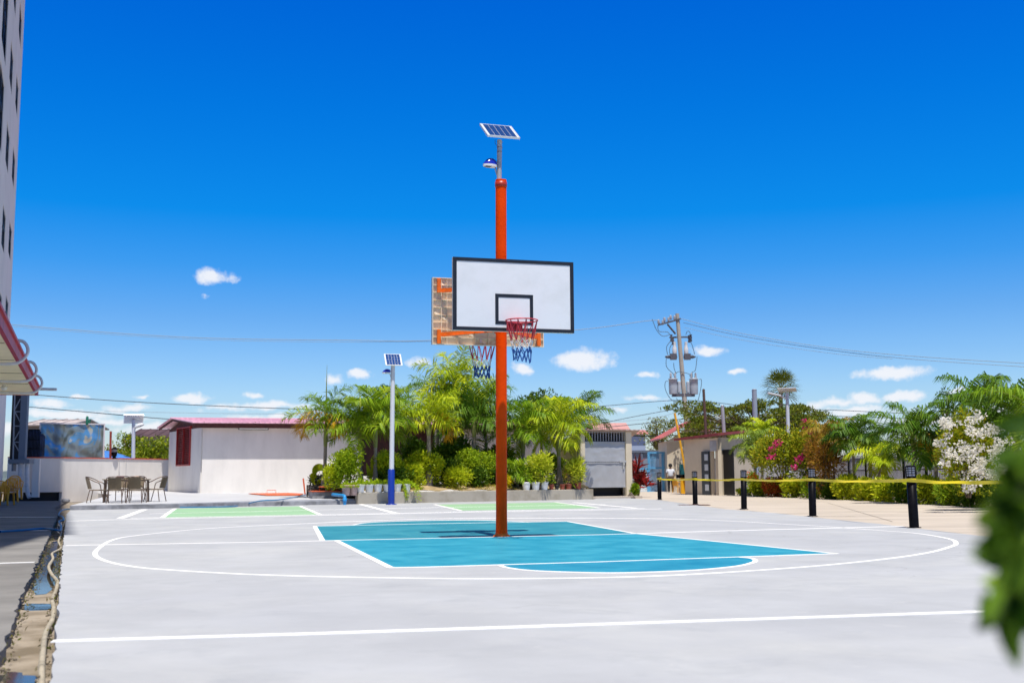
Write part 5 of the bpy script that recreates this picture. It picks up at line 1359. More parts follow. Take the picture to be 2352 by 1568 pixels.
# ================================================================== GATE, GUARD, GUARD HOUSE
m_gblue = M('gate_blue', (.10, .36, .62), .5, var=.1, vscale=3); m_ggrey = M('gate_grey', (.24, .29, .37), .6, var=.1, vscale=1)
gt = thing('grey_gate_wall', 'long grey-blue metal gate wall behind the blue gate', 'gate', PX(1500, 74, -.1))
m = MB(); a, b = P(1440, 1130, 74), P(1562, 1034, 74); m.box((a + b) / 2, (b.x - a.x, .1, b.z - a.z)); m.build('panel', m_ggrey, gt)
m = MB()
for px in (1452, 1475, 1500, 1527, 1556): q = P(px, 1082, 73.9); m.box(q, (.12, .1, b.z - a.z))
m.box(((a.x + b.x) / 2, 73.88, b.z - .05), (b.x - a.x, .12, .14)); m.build('rail', M('gate_grey_dark', (.14, .17, .23), .6), gt)
bg_ = thing('blue_gate', 'sky-blue barred entrance gate with a see-through lower half', 'gate', PX(1520, 69, -.1))
m = MB()
a, b = P(1490, 1131, 69), P(1555, 1038, 69)
for px in (1490.5, 1523, 1554.5): q = P(px, 1085, 69); m.box((q.x, 69, (a.z + b.z) / 2), (.13, .1, b.z - a.z))
for py in (1039, 1074, 1129): q = P(1522, py, 69); m.box((q.x, 69, q.z), (b.x - a.x, .11, .1))
m.build('frame', m_gblue, bg_)
m = MB(); q0, q1 = P(1492, 1072, 69), P(1553, 1040, 69)
for k in range(24): m.box((q0.x + (q1.x - q0.x) * (k + .5) / 24, 69.02, (q0.z + q1.z) / 2), (.03, .03, q1.z - q0.z))
q2 = P(1492, 1129, 69)
for k in range(24): m.box((q0.x + (q1.x - q0.x) * (k + .5) / 24, 69.02, (q0.z + q2.z) / 2), (.02, .02, q0.z - q2.z))
m.build('bars', m_gblue, bg_)
lf = thing('slatted_gate', 'blue gate leaf with wide pale horizontal slats left of the barred gate', 'gate', PX(1470, 68, -.1))
m = MB(); q0, q1 = P(1449, 1131, 68), P(1489, 1076, 68)
for px in (1450, 1488): q = P(px, 1100, 68); m.box((q.x, 68, (q0.z + q1.z) / 2), (.1, .1, q1.z - q0.z))
m.box(((q0.x + q1.x) / 2, 68, q1.z), (q1.x - q0.x, .1, .1)); m.build('frame', m_gblue, lf)
m = MB()
for k in range(9): m.box(((q0.x + q1.x) / 2, 68.02, q0.z + .1 + k * (q1.z - q0.z - .1) / 9), (q1.x - q0.x - .1, .03, .075))
m.build('slats', M('slat_pale', (.62, .70, .76), .6), lf)
m = MB(); q0, q1 = P(1447, 1131, 71.5), P(1558, 1076, 71.5); g = random.Random(14)
for k in range(24):
    x = q0.x + (q1.x - q0.x) * g.random(); z = q0.z + (q1.z - q0.z) * g.random() * .9; m.box((x, 71.5 + g.uniform(0, .6), z), (g.uniform(.3, 1.2), .2, g.uniform(.08, .22)))
o = m.build('stacked_boards', M('board_stack', (.72, .75, .75), .8, var=.35, vscale=2), None, org=q0); tag(o, 'pale stacked boards seen through the bars of the blue gate', 'boards')
# the guard
def skin_obj(name, verts, edges, radii, mat, parent, org, sub=2, root=0):
    me = bpy.data.meshes.new(name); me.from_pydata([tuple(Vector(v) - org) for v in verts], edges, []); me.update(); me.materials.append(mat)
    ob = bpy.data.objects.new(name, me); COL.objects.link(ob)
    if parent: ob.parent = parent
    sk = ob.modifiers.new('skin', 'SKIN'); sk.use_smooth_shade = True
    layer = me.skin_vertices[0] if me.skin_vertices else None
    if layer is None:
        import bmesh
        bm = bmesh.new(); bm.from_mesh(me); bm.verts.layers.skin.verify(); bm.to_mesh(me); bm.free(); layer = me.skin_vertices[0]
    for i, r in enumerate(radii):
        layer.data[i].radius = r if isinstance(r, tuple) else (r, r); layer.data[i].use_root = (i == root)
    sb_ = ob.modifiers.new('sub', 'SUBSURF'); sb_.levels = 1; sb_.render_levels = sub
    return ob
gp = PX(1541, 66, -.1); gz = gp.z
guard = thing('person', 'person standing by the blue gate in white shirt and black trousers, back half turned', 'person', gp)
def V(x, y, z): return gp + Vector((x, y, z))
m_skin = M('skin', (.30, .17, .11), .6); m_shirt = M('shirt_white', (.72, .75, .82), .8); m_trs = M('trousers_black', (.012, .012, .018), .8); m_hair = M('hair_black', (.012, .01, .01), .7)
bv = [V(0, 0, .94), V(0, .0, 1.12), V(0, .01, 1.34), V(0, .0, 1.44), V(0, .01, 1.52), V(.0, .015, 1.62), V(-.17, 0, 1.36), V(-.215, .02, 1.1), V(-.20, .09, .88), V(.17, 0, 1.36), V(.215, .02, 1.1), V(.19, .10, .88),
      V(-.09, 0, .86), V(-.10, .01, .5), V(-.10, -.01, .08), V(-.11, .12, .04), V(.09, 0, .86), V(.11, .03, .5), V(.12, 0, .08), V(.14, .12, .04)]
be_ = [(0, 1), (1, 2), (2, 3), (3, 4), (4, 5), (2, 6), (6, 7), (7, 8), (2, 9), (9, 10), (10, 11), (0, 12), (12, 13), (13, 14), (14, 15), (0, 16), (16, 17), (17, 18), (18, 19)]
br_ = [(.14, .1), (.12, .09), (.14, .09), .055, .07, .085, .05, .04, .03, .05, .04, .03, .08, .055, .04, .035, .08, .055, .04, .035]
skin_obj('body', bv, be_, br_, m_skin, guard, gp)
shirt = skin_obj('shirt', [V(0, 0, .93), V(0, 0, 1.12), V(0, .01, 1.33), V(0, .005, 1.42), V(-.18, 0, 1.36), V(-.21, .01, 1.2), V(.18, 0, 1.36), V(.21, .01, 1.2)], [(0, 1), (1, 2), (2, 3), (2, 4), (4, 5), (2, 6), (6, 7)], [(.165, .12), (.15, .115), (.165, .115), (.075, .07), .072, .068, .072, .068], m_shirt, guard, gp)
skin_obj('trousers', [V(0, 0, .93), V(-.09, 0, .84), V(-.10, .01, .5), V(-.105, 0, .1), V(.09, 0, .84), V(.11, .03, .5), V(.12, 0, .1)], [(0, 1), (1, 2), (2, 3), (0, 4), (4, 5), (5, 6)], [(.165, .12), .1, .08, .066, .1, .08, .066], m_trs, guard, gp)
m = MB()
for sx in (-1, 1): m.box(V(.11 * sx + .01, .05, .035), (.1, .27, .08), None, .03)
m.build('shoes', m_trs, guard)
m = MB(); m.lathe(V(0, .0, 1.6), [(.1, -.05), (.112, .02), (.105, .08), (.07, .125), (.01, .14)], 14); m.build('hair', m_hair, guard)
m = MB(); m.lathe(V(0, 0, .97), [(.168, -.02), (.17, .02)], 16, cap=False); m.build('belt', m_trs, guard)
for sx in (-1, 1):
    for k in range(5):
        m = MB(); h0 = V(sx * .2 + (k - 2) * .016, .1, .84 if k else .86); d_ = Vector((0.004 * (k - 2), .01, -.075 + .012 * abs(k - 2))) if k else Vector((-sx * .04, .02, -.035))
        m.tube([h0 + ZD * .03, h0 + d_ * .6, h0 + d_ + Vector((0, .012, 0))], [.01, .009, .007], 6); m.build('finger', m_skin, guard)

# raised barrier
bar = thing('barrier', 'raised yellow barrier arm with dark markings on a yellow cabinet', 'barrier', PX(1574, 60, -.1))
m = MB(); a, b = P(1549.5, 948, 60), P(1583, 1128, 60); m.beam(a, b, .08, .27, up=(0, 1, 0)); arm = m.build('arm', M('barrier_yellow', (.86, .43, .008), .5, var=.08, vscale=2), bar)
m = MB(); g = random.Random(4)
for f0 in (.21, .42, .44, .62, .64): q0, q1 = a.lerp(b, f0), a.lerp(b, f0 + .05); m.beam(q0 - Vector((0, .05, 0)), q1 - Vector((0, .05, 0)), .05, .05, up=(0, 1, 0))
m.build('marking', m_black, arm)
m = MB(); q = PX(1574, 60.3, -.1); m.box(q + ZD * .5, (.5, .4, 1.02), None, .03); m.build('cabinet', MATS['barrier_yellow'], bar)
m = MB(); q = PX(1565, 60.2, -.1); m.box(q + ZD * 1.0, (.5, .3, .18), None, .03); o = m.build('guard_console', m_black, None, org=q); tag(o, 'small black box resting by the yellow barrier cabinet', 'box')
yc2 = copy_tree(yc); yc2.location = PX(1559, 63, -.1); yc2.rotation_euler.z = R_(120); yc2['label'] = 'yellow plastic chair standing alone by the barrier'; del yc2['group']

# guard house with red roof
m_gh = M('guard_house_cream', (.64, .55, .42), .85, var=.06, vscale=1.2, detail=8)
K0, KL, KR = PX(1651, 54, -.1), PX(1574, 57.0, -.1), PX(1732, 58.5, -.1)
gh = thing('guard_house', 'cream guard house with thin sloping red roof and open doorway', 'guard house', K0)
dL = (KL - K0); dL.z = 0; lL = dL.length; dL.normalize(); nL = Vector((-dL.y, dL.x, 0)); nL = nL if nL.y < 0 else -nL
dR = (KR - K0); dR.z = 0; lR = dR.length; dR.normalize(); nR = Vector((dR.y, -dR.x, 0)); nR = nR if nR.y < 0 else -nR
def gl(px): p = PL(px, 1080, K0, nL); return (p - K0).dot(dL)
zTL, zT0, zTR = P(1574, 1012, 57).z, P(1651, 1003, 54).z, P(1732, 993, 58.5).z
zt2 = (zTL + zT0) / 2
d0_, d1_ = gl(1650), gl(1633.5); zdo = P(1640, 1034, 54.6).z; zb0 = -.1
axL = (dL, nL, ZD); axR = (dR, nR, ZD)
m = MB()
def lb(a, b, z0, z1): m.box(K0 + dL * (a + b) / 2 - nL * .1 + ZD * ((z0 + z1) / 2 - K0.z), (b - a, .2, z1 - z0), axL)
lb(0, d0_, zb0, zt2); lb(d1_, lL, zb0, zt2); lb(d0_, d1_, zdo, zt2)
m.prism([K0 - nR * .2 + dR * .21, K0 + dR * .21, K0 + dR * lR, K0 + dR * lR - nR * .2], (0, 0, zT0 - K0.z)); m.build('wall', m_gh, gh)
m = MB(); c = K0 + dL * (d0_ + d1_) / 2 - nL * .6; m.box(c + ZD * 1.1, (d1_ - d0_ + .8, .05, 2.3), axL); m.build('dark_interior', m_dark, gh)
m = MB(); dd0 = K0 + dL * d1_ + nL * .02; wl_ = gl(1616.5) - d1_; m.box(dd0 + dL * (wl_ / 2 + .03) + nL * .06 + ZD * 1.1, (wl_, .05, 2.15), axL); m.build('door', M('door_dark', (.03, .035, .04), .5), gh)
m = MB()
for k in range(4): m.box(dd0 + dL * (wl_ * .36) + nL * .075 + ZD * (.45 + k * .48), (wl_ * .45, .05, .3), axL)
m.build('door_panel', M('door_panel_grey', (.5, .53, .58), .3), gh)
m = MB(); q0, q1 = gl(1651), gl(1633); m.box(K0 + dL * gl(1640) + nL * .012 + ZD * 2.42, (.6, .02, .5), axL); m.build('faded_sign', M('faded_grey', (.42, .42, .44), .8, var=.2, vscale=2), gh)
cp = (KL + KR) / 2; rv = [KL + dL * .4 + nL * .35, K0 - (dL + dR) * .25, KR + dR * .4 + nR * .35, KL + (KR - K0) + dL * .4 + dR * .4]
za_, zb_, zc_ = P(1568, 1012, 57.2).z, P(1655, 1000, 53.8).z, P(1734, 990, 58.8).z; zz = [za_, zb_, zc_, za_ + zc_ - zb_]
m = MB(); pv = [Vector((p.x, p.y, z)) for p, z in zip(rv, zz)]; m.add(pv + [p + ZD * .12 for p in pv], [(3, 2, 1, 0), (4, 5, 6, 7), (0, 1, 5, 4), (1, 2, 6, 5), (2, 3, 7, 6), (3, 0, 4, 7)]); m.build('roof', M('roof_dark_red', (.30, .035, .035), .5, var=.2, vscale=3), gh)
# gatehouse with pink gable roof behind it
gk = thing('gatehouse', 'cream gatehouse with pale red gable roof behind the raised barrier', 'house', PX(1560, 68, -.1))
m = MB(); a, b = P(1534, 1131, 68), P(1588, 1012, 68); m.box(((a.x + b.x) / 2, 70, (b.z - .1) / 2), (b.x - a.x, 4, b.z + .1)); m.add([P(1534, 1012, 67.99), P(1640, 1012, 67.99), P(1593, 972, 67.99)], [(0, 1, 2)]); m.build('wall', m_gh, gk)
m = MB(); ap = P(1594, 968, 67.6); le = P(1516, 1009, 67.6); ri = P(1660, 1006, 67.6)
for e in (le, ri): m.prism([e, ap, ap + Vector((0, 5, 0)), e + Vector((0, 5, 0))], (0, 0, .1))
for k in range(5): m.beam(le + Vector((0, k * 1.1 + .2, .12)), ap + Vector((0, k * 1.1 + .2, .12)), .06, .05)
m.build('roof', M('roof_pale_red', (.62, .22, .22), .6, var=.15, vscale=2), gk)
m = MB(); m.box(P(1570, 1085, 67.95), (.5, .06, 1.0)); m.build('window', M('teal_glass', (.02, .12, .14), .2), gk)

# ================================================================== BOLLARDS AND TAPE
def bollard():
    t = thing('bollard_lamp', '-', 'bollard', (0, 0, 0), 'bollard lamps along the court edge', True)
    m = MB(); m.lathe((0, 0, 0), [(.115, 0), (.115, .012), (.08, .014)], 20); m.build('base_plate', m_black, t)
    m = MB(); m.lathe((0, 0, .012), [(.079, 0), (.079, .845), (.03, .85)], 24); m.build('post', m_black, t)
    m = MB(); m.lathe((0, 0, .845), [(.066, 0), (.066, .17)], 20); m.build('diffuser', M('diffuser_milky', (.62, .62, .68), .4), t)
    m = MB(); r = .082
    for z in (.015, .06, .1, .14): m.lathe((0, 0, .845 + z), [(r - .012, -.005), (r, -.005), (r, .005), (r - .012, .005)], 20, cap=False)
    for k in range(8): a = k * math.pi / 4 + .2; m.tube([(r * math.cos(a), r * math.sin(a), .845), (r * math.cos(a), r * math.sin(a), 1.02)], .005, 5)
    m.build('cage', m_black, t)
    m = MB(); m.lathe((0, 0, 1.015), [(.086, 0), (.09, .012), (.07, .03), (.01, .036)], 20); m.build('cap', m_black, t)
    return t
bol = bollard(); bps = [(1515.2, 1147.2), (1597, 1158), (1709, 1168.6), (1867, 1185), (2100, 1211.7)]
blabs = ['black bollard lamp nearest the gate, smallest in view', 'black bollard lamp on a rusty base plate, before the barrier', 'black bollard lamp before the corner of the guard house, middle of five', 'black bollard lamp before the magenta-flowered bushes', 'black bollard lamp nearest the camera, tallest in view']
tape_pts = []
for i, (px, py) in enumerate(bps):
    o = bol if i == 0 else copy_tree(bol)
    p = G(px, py); o.location = p + ZD * .001; o['label'] = blabs[i]; o.rotation_euler.y = (-.002, -.002, -.016, -.016, -.022)[i]; o.rotation_euler.z = i * 1.3
    tape_pts.append(p + ZD * .8 + Vector((-.095, -.04, 0)))
tape_pts.append(P(2352, 1104.5, 15.6)); tape_pts.append(P(2700, 1107, 13.5))
m = MB(); rib = []; g = random.Random(21)
for a, b in zip(tape_pts[:-1], tape_pts[1:]):
    for k in range(14):
        f = k / 14; p = a.lerp(b, f) - ZD * (.03 * 4 * f * (1 - f)) + ZD * g.uniform(-.006, .006); rib.append((p, .0 + .9 * math.sin(f * math.pi * 2.2 + a.x * 5) * math.sin(math.pi * f)))
rib.append((tape_pts[-1], 0))
vs = []
for (p, tw_) in rib:
    u_ = ZD * math.cos(tw_) + Vector((-.9, -.4, 0)) * math.sin(tw_); vs += [p + u_ * .028, p - u_ * .028]
m.add(vs, [(2 * k, 2 * k + 1, 2 * k + 3, 2 * k + 2) for k in range(len(rib) - 1)], True)
for i, p in enumerate(tape_pts[:5]):
    c = G(*bps[i]) + ZD * .8 - Vector((.004 * i, 0, 0))
    m.lathe(c, [(.0835, -.03), (.085, 0), (.0835, .028)], 18, cap=False)
for (dx, dz) in ((.12, -.1), (.16, .03)): p = tape_pts[0]; m.add([p, p + ZD * .03, p + Vector((dx, -.05, dz + .03)), p + Vector((dx, -.05, dz))], [(0, 1, 2, 3)])
o = m.build('caution_tape', M('tape_yellow', (.90, .74, .0), .5, col2=(.86, .66, .0), vscale=14), None, org=tape_pts[0]); tag(o, 'yellow barrier tape strung from bollard to bollard', 'tape')
m = MB(); p = G(1594, 1158.8, .003); m.box(p, (.95, .55, .012)); o = m.build('rusty_plate', M('rust_plate', (.13, .06, .05), .8, var=.4, vscale=6), None, org=p); tag(o, 'flat rusty plate on the ground under the second bollard', 'plate')

# ================================================================== PLANTS ON THE RIGHT
def rshrub(label, px, ytop, ybot, wpx, mat, Y=None, name='shrub', n=2200, leaf=.13, group='shrubs along the driveway', deep=.9, **k):
    f = (px - 1740) / (2230 - 1740)
    if Y is None:
        for (x0, y0), (x1, y1) in zip(hedge_px[:-1], hedge_px[1:]):
            if x0 - 40 <= px <= x1 + 200: Y = G(px, y0 + (y1 - y0) * (px - x0) / (x1 - x0)).y + .5
    zt_, zb_ = P(px, ytop, Y).z, max(-.12, P(px, ybot, Y).z); b = PX(px, Y, zb_); w_ = wpx / FPX * Y / 2 * (1.15 if px > 1740 else 1)
    return shrub(name, label, 'shrub', b, (w_, w_ * deep, max(.15, (zt_ - zb_) / 1.95)), mat, n=n, leaf=leaf, group=group, **k)
hy = LEAF('hedge_lime', [(.10, .15, .012), (.24, .28, .02), (.44, .40, .035)], .38)
for i, (px, yt, yb, w_, mt, lab) in enumerate((
    (1748, 1098, 1140, 40, hy, 'low lime shrub at the guard house corner'), (1782, 1090, 1142, 52, LEAF('red_foliage', [(.10, .025, .02), (.22, .04, .02), (.16, .12, .02)]), 'dark red-leaved shrub left of the fourth bollard'),
    (1822, 1092, 1143, 58, hy, 'lime shrub directly left of the bollard before the magenta bush'), (1868, 1092, 1145, 58, sh_g, 'green shrub behind the fourth bollard'),
    (1912, 1098, 1147, 52, sh_d, 'dark green low shrub right of the fourth bollard'), (1948, 1086, 1149, 62, hy, 'lime croton shrub under the middle driveway palm'),
    (1994, 1094, 1151, 56, hy, 'narrow lime shrub between two driveway palms'), (2036, 1088, 1153, 62, sh_y, 'bright yellow-green shrub left of the nearest bollard'),
    (2082, 1096, 1156, 52, sh_g, 'green shrub behind the nearest bollard'), (2132, 1084, 1158, 78, hy, 'wide lime shrub right of the nearest bollard'), (2190, 1094, 1162, 62, sh_g, 'dense green shrub under the white flowers'), (2250, 1092, 1166, 80, sh_d, 'dark shrub beside the blurred foreground leaves'),
    (2330, 1080, 1170, 110, sh_d, 'dark shrub hidden by the foreground leaves at the right edge'))):
    rshrub(lab, px, yt, yb, w_, mt, n=3200, leaf=.16, width=.3, seed=100 + i, spiky=.9, lobes=11)
for i, (px, yt, w_) in enumerate(((1700, 1122, 18), (1720, 1120, 22))): rshrub(('tiny golden weed at the guard house wall, left one', 'tiny golden weed at the guard house wall, right one')[i], px, yt, 1136, w_, sh_y, Y=52.5, n=220, leaf=.12, seed=130 + i)
bou = LEAF('bougainvillea_leaf', [(.06, .11, .012), (.19, .22, .02), (.36, .28, .03)], .36)
def flowers(root, name, spots, mat, n, r, leaf, Y, seed):
    g = np.random.default_rng(seed); q = []
    for (px, py, k) in spots:
        c = np.array(P(px, py, Y + g.uniform(-.25, .25))); nn = int(n * k); d = nrm(g.normal(size=(nn, 3))); rr = r * k ** .5 * g.uniform(.3, 1, nn) ** .6
        b = c + d * rr[:, None] * np.array([1, 1, .75]); q.append(kites(b, nrm(d + g.normal(size=(nn, 3)) * .6), g.uniform(.6, 1.2, nn) * leaf, leaf * .7))
    for b_ in q: np_mesh('flower_cluster', b_, 4, mat, root, g.random(len(b_)))
mag = LEAF('petal_magenta', [(.45, .01, .12), (.62, .015, .18), (.75, .04, .25)], .3)
t = rshrub('big loose bougainvillea with magenta flowers', 1800, 962, 1120, 132, bou, Y=49, name='bougainvillea', n=6500, leaf=.13, lobes=18, seed=140, nst=14, group='bougainvilleas', spiky=.6)
flowers(t, 'flowers', [(1787, 1016, .8), (1780, 1022, .5), (1773, 1032, .6), (1765, 1050, .4), (1779, 1049, .35)], mag, 70, .19, .085, 47.3, 5)
t = rshrub('bougainvillea thicket with a few magenta tufts, right of the bigger-flowered one', 1858, 952, 1120, 122, bou, Y=48, name='bougainvillea', n=6000, leaf=.13, lobes=18, seed=141, nst=16, group='bougainvilleas', spiky=.6)
flowers(t, 'flowers', [(1836, 1054, .9), (1842, 1048, .5), (1823, 1073, .5), (1848, 985, .35), (1860, 990, .3), (1846, 965, .25)], mag, 70, .18, .085, 46.3, 6)
t = rshrub('brownish twiggy shrub with reddish fronds in the thicket', 1893, 985, 1130, 90, LEAF('brown_leaf', [(.10, .05, .02), (.2, .09, .03), (.24, .16, .03)]), Y=44, n=2600, leaf=.2, width=.18, lobes=12, seed=142, nst=12, spiky=1.0)
t = rshrub('small shrub with orange blossoms by the guard house', 1730, 1075, 1130, 34, sh_g, Y=51, n=900, leaf=.12, seed=143); flowers(t, 'flowers', [(1724, 1089, .8), (1735, 1092, .6), (1742, 1097, .4)], LEAF('petal_orange', [(.6, .1, .01), (.7, .16, .02)]), 60, .25, .08, 49.8, 7)
white = LEAF('petal_white', [(.74, .70, .58), (.86, .84, .76), (.9, .89, .84)], .8)
t = rshrub('tall bougainvillea loaded with white flowers by the iron fence', 2225, 925, 1140, 150, bou, Y=29, name='bougainvillea', n=8000, leaf=.095, lobes=20, seed=144, nst=12, group='bougainvilleas', spiky=.6, deep=.6)
fl_ = []  # strings of blossom; neighbours in one string grow into one mass
g = random.Random(33)
for (x0, y0, x1, y1, k) in ((2186, 948, 2158, 985, 8), (2190, 975, 2170, 1010, 6), (2160, 1025, 2175, 1015, 5), (2162, 1070, 2172, 1065, 3), (2255, 938, 2232, 975, 8), (2225, 1000, 2260, 985, 7), (2180, 1050, 2240, 1010, 12), (2205, 1060, 2270, 1030, 12), (2225, 1080, 2300, 1045, 14), (2250, 1095, 2330, 1075, 12), (2215, 1118, 2250, 1105, 5), (2270, 1000, 2310, 980, 5), (2260, 1060, 2320, 1010, 10)):
    for i in range(max(2, int(k * .8))): f = g.random(); fl_.append((x0 + (x1 - x0) * f + g.uniform(-11, 11), y0 + (y1 - y0) * f + g.uniform(-9, 9), g.uniform(.2, .75)))
flowers(t, 'flowers', fl_, white, 62, .16, .075, 27.3, 8)

def rpalm(label, px, Y, ctop, length, mat, **k):
    k['lf'] = k.get('lf', .5) * 1.05; k['width'] = .037; length *= .96
    length *= (Y + 3) / Y; k['lf'] *= (Y + 3) / Y; Y += 3
    b = PX(px[0], Y, -.1); return palm(label, b, P(px[1], ctop, Y), length, mat, group='palms along the driveway', **k)
rpalm('pale silvery palm at the corner of the guard house', (1735, 1735), 49, 1025, 1.35, LEAF('palm_silver', [(.08, .14, .03), (.16, .22, .06), (.28, .32, .12)]), nfr=16, seed=51, lf=.4, shaft=.3, el=(1.4, -.5))
rpalm('young bright palm tuft above the guard house corner', (1752, 1750), 51, 1000, 1.1, pg_y, nfr=10, seed=52, lf=.35, el=(1.45, .5))
rpalm('brown-tipped palm in the bougainvillea thicket', (1905, 1903), 43, 1005, 1.35, LEAF('palm_brown', [(.12, .06, .02), (.2, .12, .03), (.18, .2, .03)]), nfr=12, seed=53, lf=.42, el=(1.3, -.2))
rpalm('dark arching palm, middle of the driveway row', (1964, 1958), 40, 1012, 1.35, pg_d, nfr=15, seed=54, lf=.46, tr=.075, shaft=.4, el=(1.45, -.2), droop=(1.0, 1.7))
rpalm('low yellow-green palm between the dark two', (2022, 2018), 39, 1050, 1.15, pg_y, nfr=12, seed=55, lf=.42, tr=.075, shaft=.4, el=(1.2, -.4), droop=(1.0, 1.5))
rpalm('small palm right of the middle driveway palm', (1998, 2000), 42, 1030, 1.1, pg_g, nfr=11, seed=56, lf=.4)
rpalm('dark green palm rising behind the nearest bollard', (2106, 2097), 33.5, 1004, 1.55, pg_d, nfr=16, seed=57, lf=.5, tr=.09, shaft=.35, el=(1.4, -.25), droop=(.9, 1.6), old=[(-.5, .1, 1.2, 1.6), (.2, -.1, 1.0, 1.5)])
rpalm('green palm between the nearest bollard and the white flowers', (2150, 2150), 35.5, 1030, 1.4, pg_g, nfr=13, seed=58, lf=.5)
rpalm('dark wide palm above the white bougainvillea', (2262, 2250), 31.5, 950, 1.6, pg_d, nfr=15, seed=59, lf=.55, tr=.1, el=(1.4, -.3), droop=(.9, 1.5), spear=.9)
rpalm('dark palm at the right edge behind the blurred leaves', (2335, 2335), 28, 960, 1.7, pg_d, nfr=16, seed=60, lf=.55, tr=.1, el=(1.4, -.3), droop=(.9, 1.5), spear=1.0)
rpalm('palm outside the right edge reaching into view', (2420, 2410), 26, 975, 1.8, pg_g, nfr=14, seed=61, lf=.55, tr=.1)

# red cordyline by the shed and green plant at its foot
b = PX(1466, 50, -.05)
cd_ = thing('cordyline', 'dark red cordyline with sword leaves between shed and gate', 'plant', b)
g = np.random.default_rng(15); bs, ax, ln = [], [], []
for (dx, h_, k) in ((0, 1.15, 60), (.25, .6, 40), (-.2, .7, 40), (.5, .25, 30), (.1, .35, 40)):
    for i in range(k):
        a = g.uniform(0, 6.283); e = g.uniform(-.2, 1.4); bs.append(np.array(b) + [dx * .7, 0, .35 + h_ * g.uniform(.45, 1)]); ax.append([math.cos(a) * math.cos(e), math.sin(a) * math.cos(e), math.sin(e)]); ln.append(g.uniform(.4, .68))
np_mesh('leaves', kites(np.array(bs), nrm(np.array(ax)), np.array(ln), .085), 4, LEAF('cordyline_red', [(.05, .012, .018), (.13, .018, .03), (.34, .025, .05)], .35), cd_, g.random(len(bs)))
st = MB()
for dx, h_ in ((0, 1.3), (.17, .8), (-.14, .9)): st.tube([b, b + Vector((dx, 0, h_))], [.03, .02], 6)
st.build('stem', MATS['bark_brown'], cd_)
rshrub('small bright green plant at the foot of the shed pillar', 1457, 1108, 1139, 24, sh_g, Y=48.6, n=600, leaf=.14, seed=150, group=None)
m = MB(); 
for k in range(4): m.beam(PX(1440 + k * 3, 48.2, .05 + .05 * k), PX(1452 + k * 2, 47.6, .0), .06, .06)
o = m.build('timber_scraps', M('timber_grey', (.12, .1, .08), .9), None, org=PX(1445, 48, 0)); tag(o, 'few timber scraps leaning at the foot of the shed pillar', 'timber')

# iron fence behind the driveway planting
fa, fb_ = Vector((PX(1895, 53, 0).x + .6, 53.5, -.1)), Vector((PX(2420, 32, 0).x + .8, 32, -.1))
fn = thing('iron_fence', 'grey iron picket fence behind the driveway palms', 'fence', fa); fd = (fb_ - fa); fl2 = fd.length; fd.normalize(); hF = 1.85
m = MB(); k = int(fl2 / .13)
for i in range(k): m.box(fa + fd * (i * .13) + ZD * hF / 2, (.022, .022, hF), (fd, Vector((-fd.y, fd.x, 0)), ZD))
m.build('picket', M('fence_grey', (.17, .165, .18), .6), fn)
for z in (.25, 1.2, 1.7):
    m = MB(); m.beam(fa + ZD * z, fb_ + ZD * z, .03, .05); m.build('rail', MATS['fence_grey'], fn)
for i in range(11):
    m = MB(); m.box(fa + fd * (fl2 * i / 10) + ZD * (hF / 2 + .05), (.09, .09, hF + .1)); m.build('post', m_black, fn)
m = MB(); q = Vector((24, 62, -.1)); m.box(q + ZD * .9, (26, .25, 1.9)); m.box(q + ZD * 1.9, (26.2, .35, .1)); o = m.build('far_wall', M('far_wall_grey', (.42, .41, .42), .9, var=.15, vscale=.6), None, org=q); tag(o, 'long pale grey wall far behind the iron fence', 'wall')

# ================================================================== POLES, WIRES, FAR TREES
YP = 75.0
def c8(x, y): return ((2550 + x / 3.137) / 1.7415, (1200 + y / 3.137) / 1.7415)
def p8(x, y, Y=YP): return P(*c8(x, y), Y)
ub = p8(640, 1800); up_ = thing('utility_pole', 'leaning concrete utility pole with crossarms and two grey transformers', 'utility pole', ub)
m = MB(); t0, t1 = p8(497, 170), p8(605, 1420); ub = t1 + (t1 - t0) * .75; m.tube([ub, t1, t0], [.19, .165, .125], 12); m.build('pole', M('pole_concrete', (.42, .38, .32), .9, var=.12, vscale=2), up_)
m_arm = M('crossarm_steel', (.10, .10, .12), .6); m_ins = M('insulator_grey', (.45, .45, .47), .3); m_tr = M('transformer_grey', (.44, .48, .52), .45, var=.08, vscale=2)
for off in (-.12, .14):
    m = MB(); m.beam(p8(262, 312) + Vector((0, off, 0)), p8(540, 236) + Vector((0, off, 0)), .08, .11, up=(0, 1, 0)); m.build('crossarm', m_arm, up_)
    m = MB(); m.tube([p8(375, 300) + Vector((0, off, 0)), p8(478, 425) + Vector((0, off, 0))], .04, 6); m.build('brace', m_arm, up_)
for (x, y) in ((265, 260), (318, 268), (338, 232), (390, 232), (416, 205), (466, 208)):
    m = MB(); m.lathe(p8(x, y + 10), [(.05, -.15), (.12, -.1), (.05, -.06), (.12, 0), (.05, .04), (.1, .09), (.03, .14)], 8); m.tube([p8(x, y + 45), p8(x, y)], .03, 5); m.build('insulator', m_ins, up_)
m = MB(); m.beam(p8(400, 468), p8(680, 462), .09, .1); m.build('crossarm', m_arm, up_)
for (x, y) in ((425, 470), (445, 510), (648, 480), (668, 470)):
    m = MB(); m.lathe(p8(x, y), [(.06, -.28), (.1, -.22), (.06, -.1), (.1, 0), (.06, .1), (.09, .2)], 8); m.build('fuse_cutout', m_arm, up_)
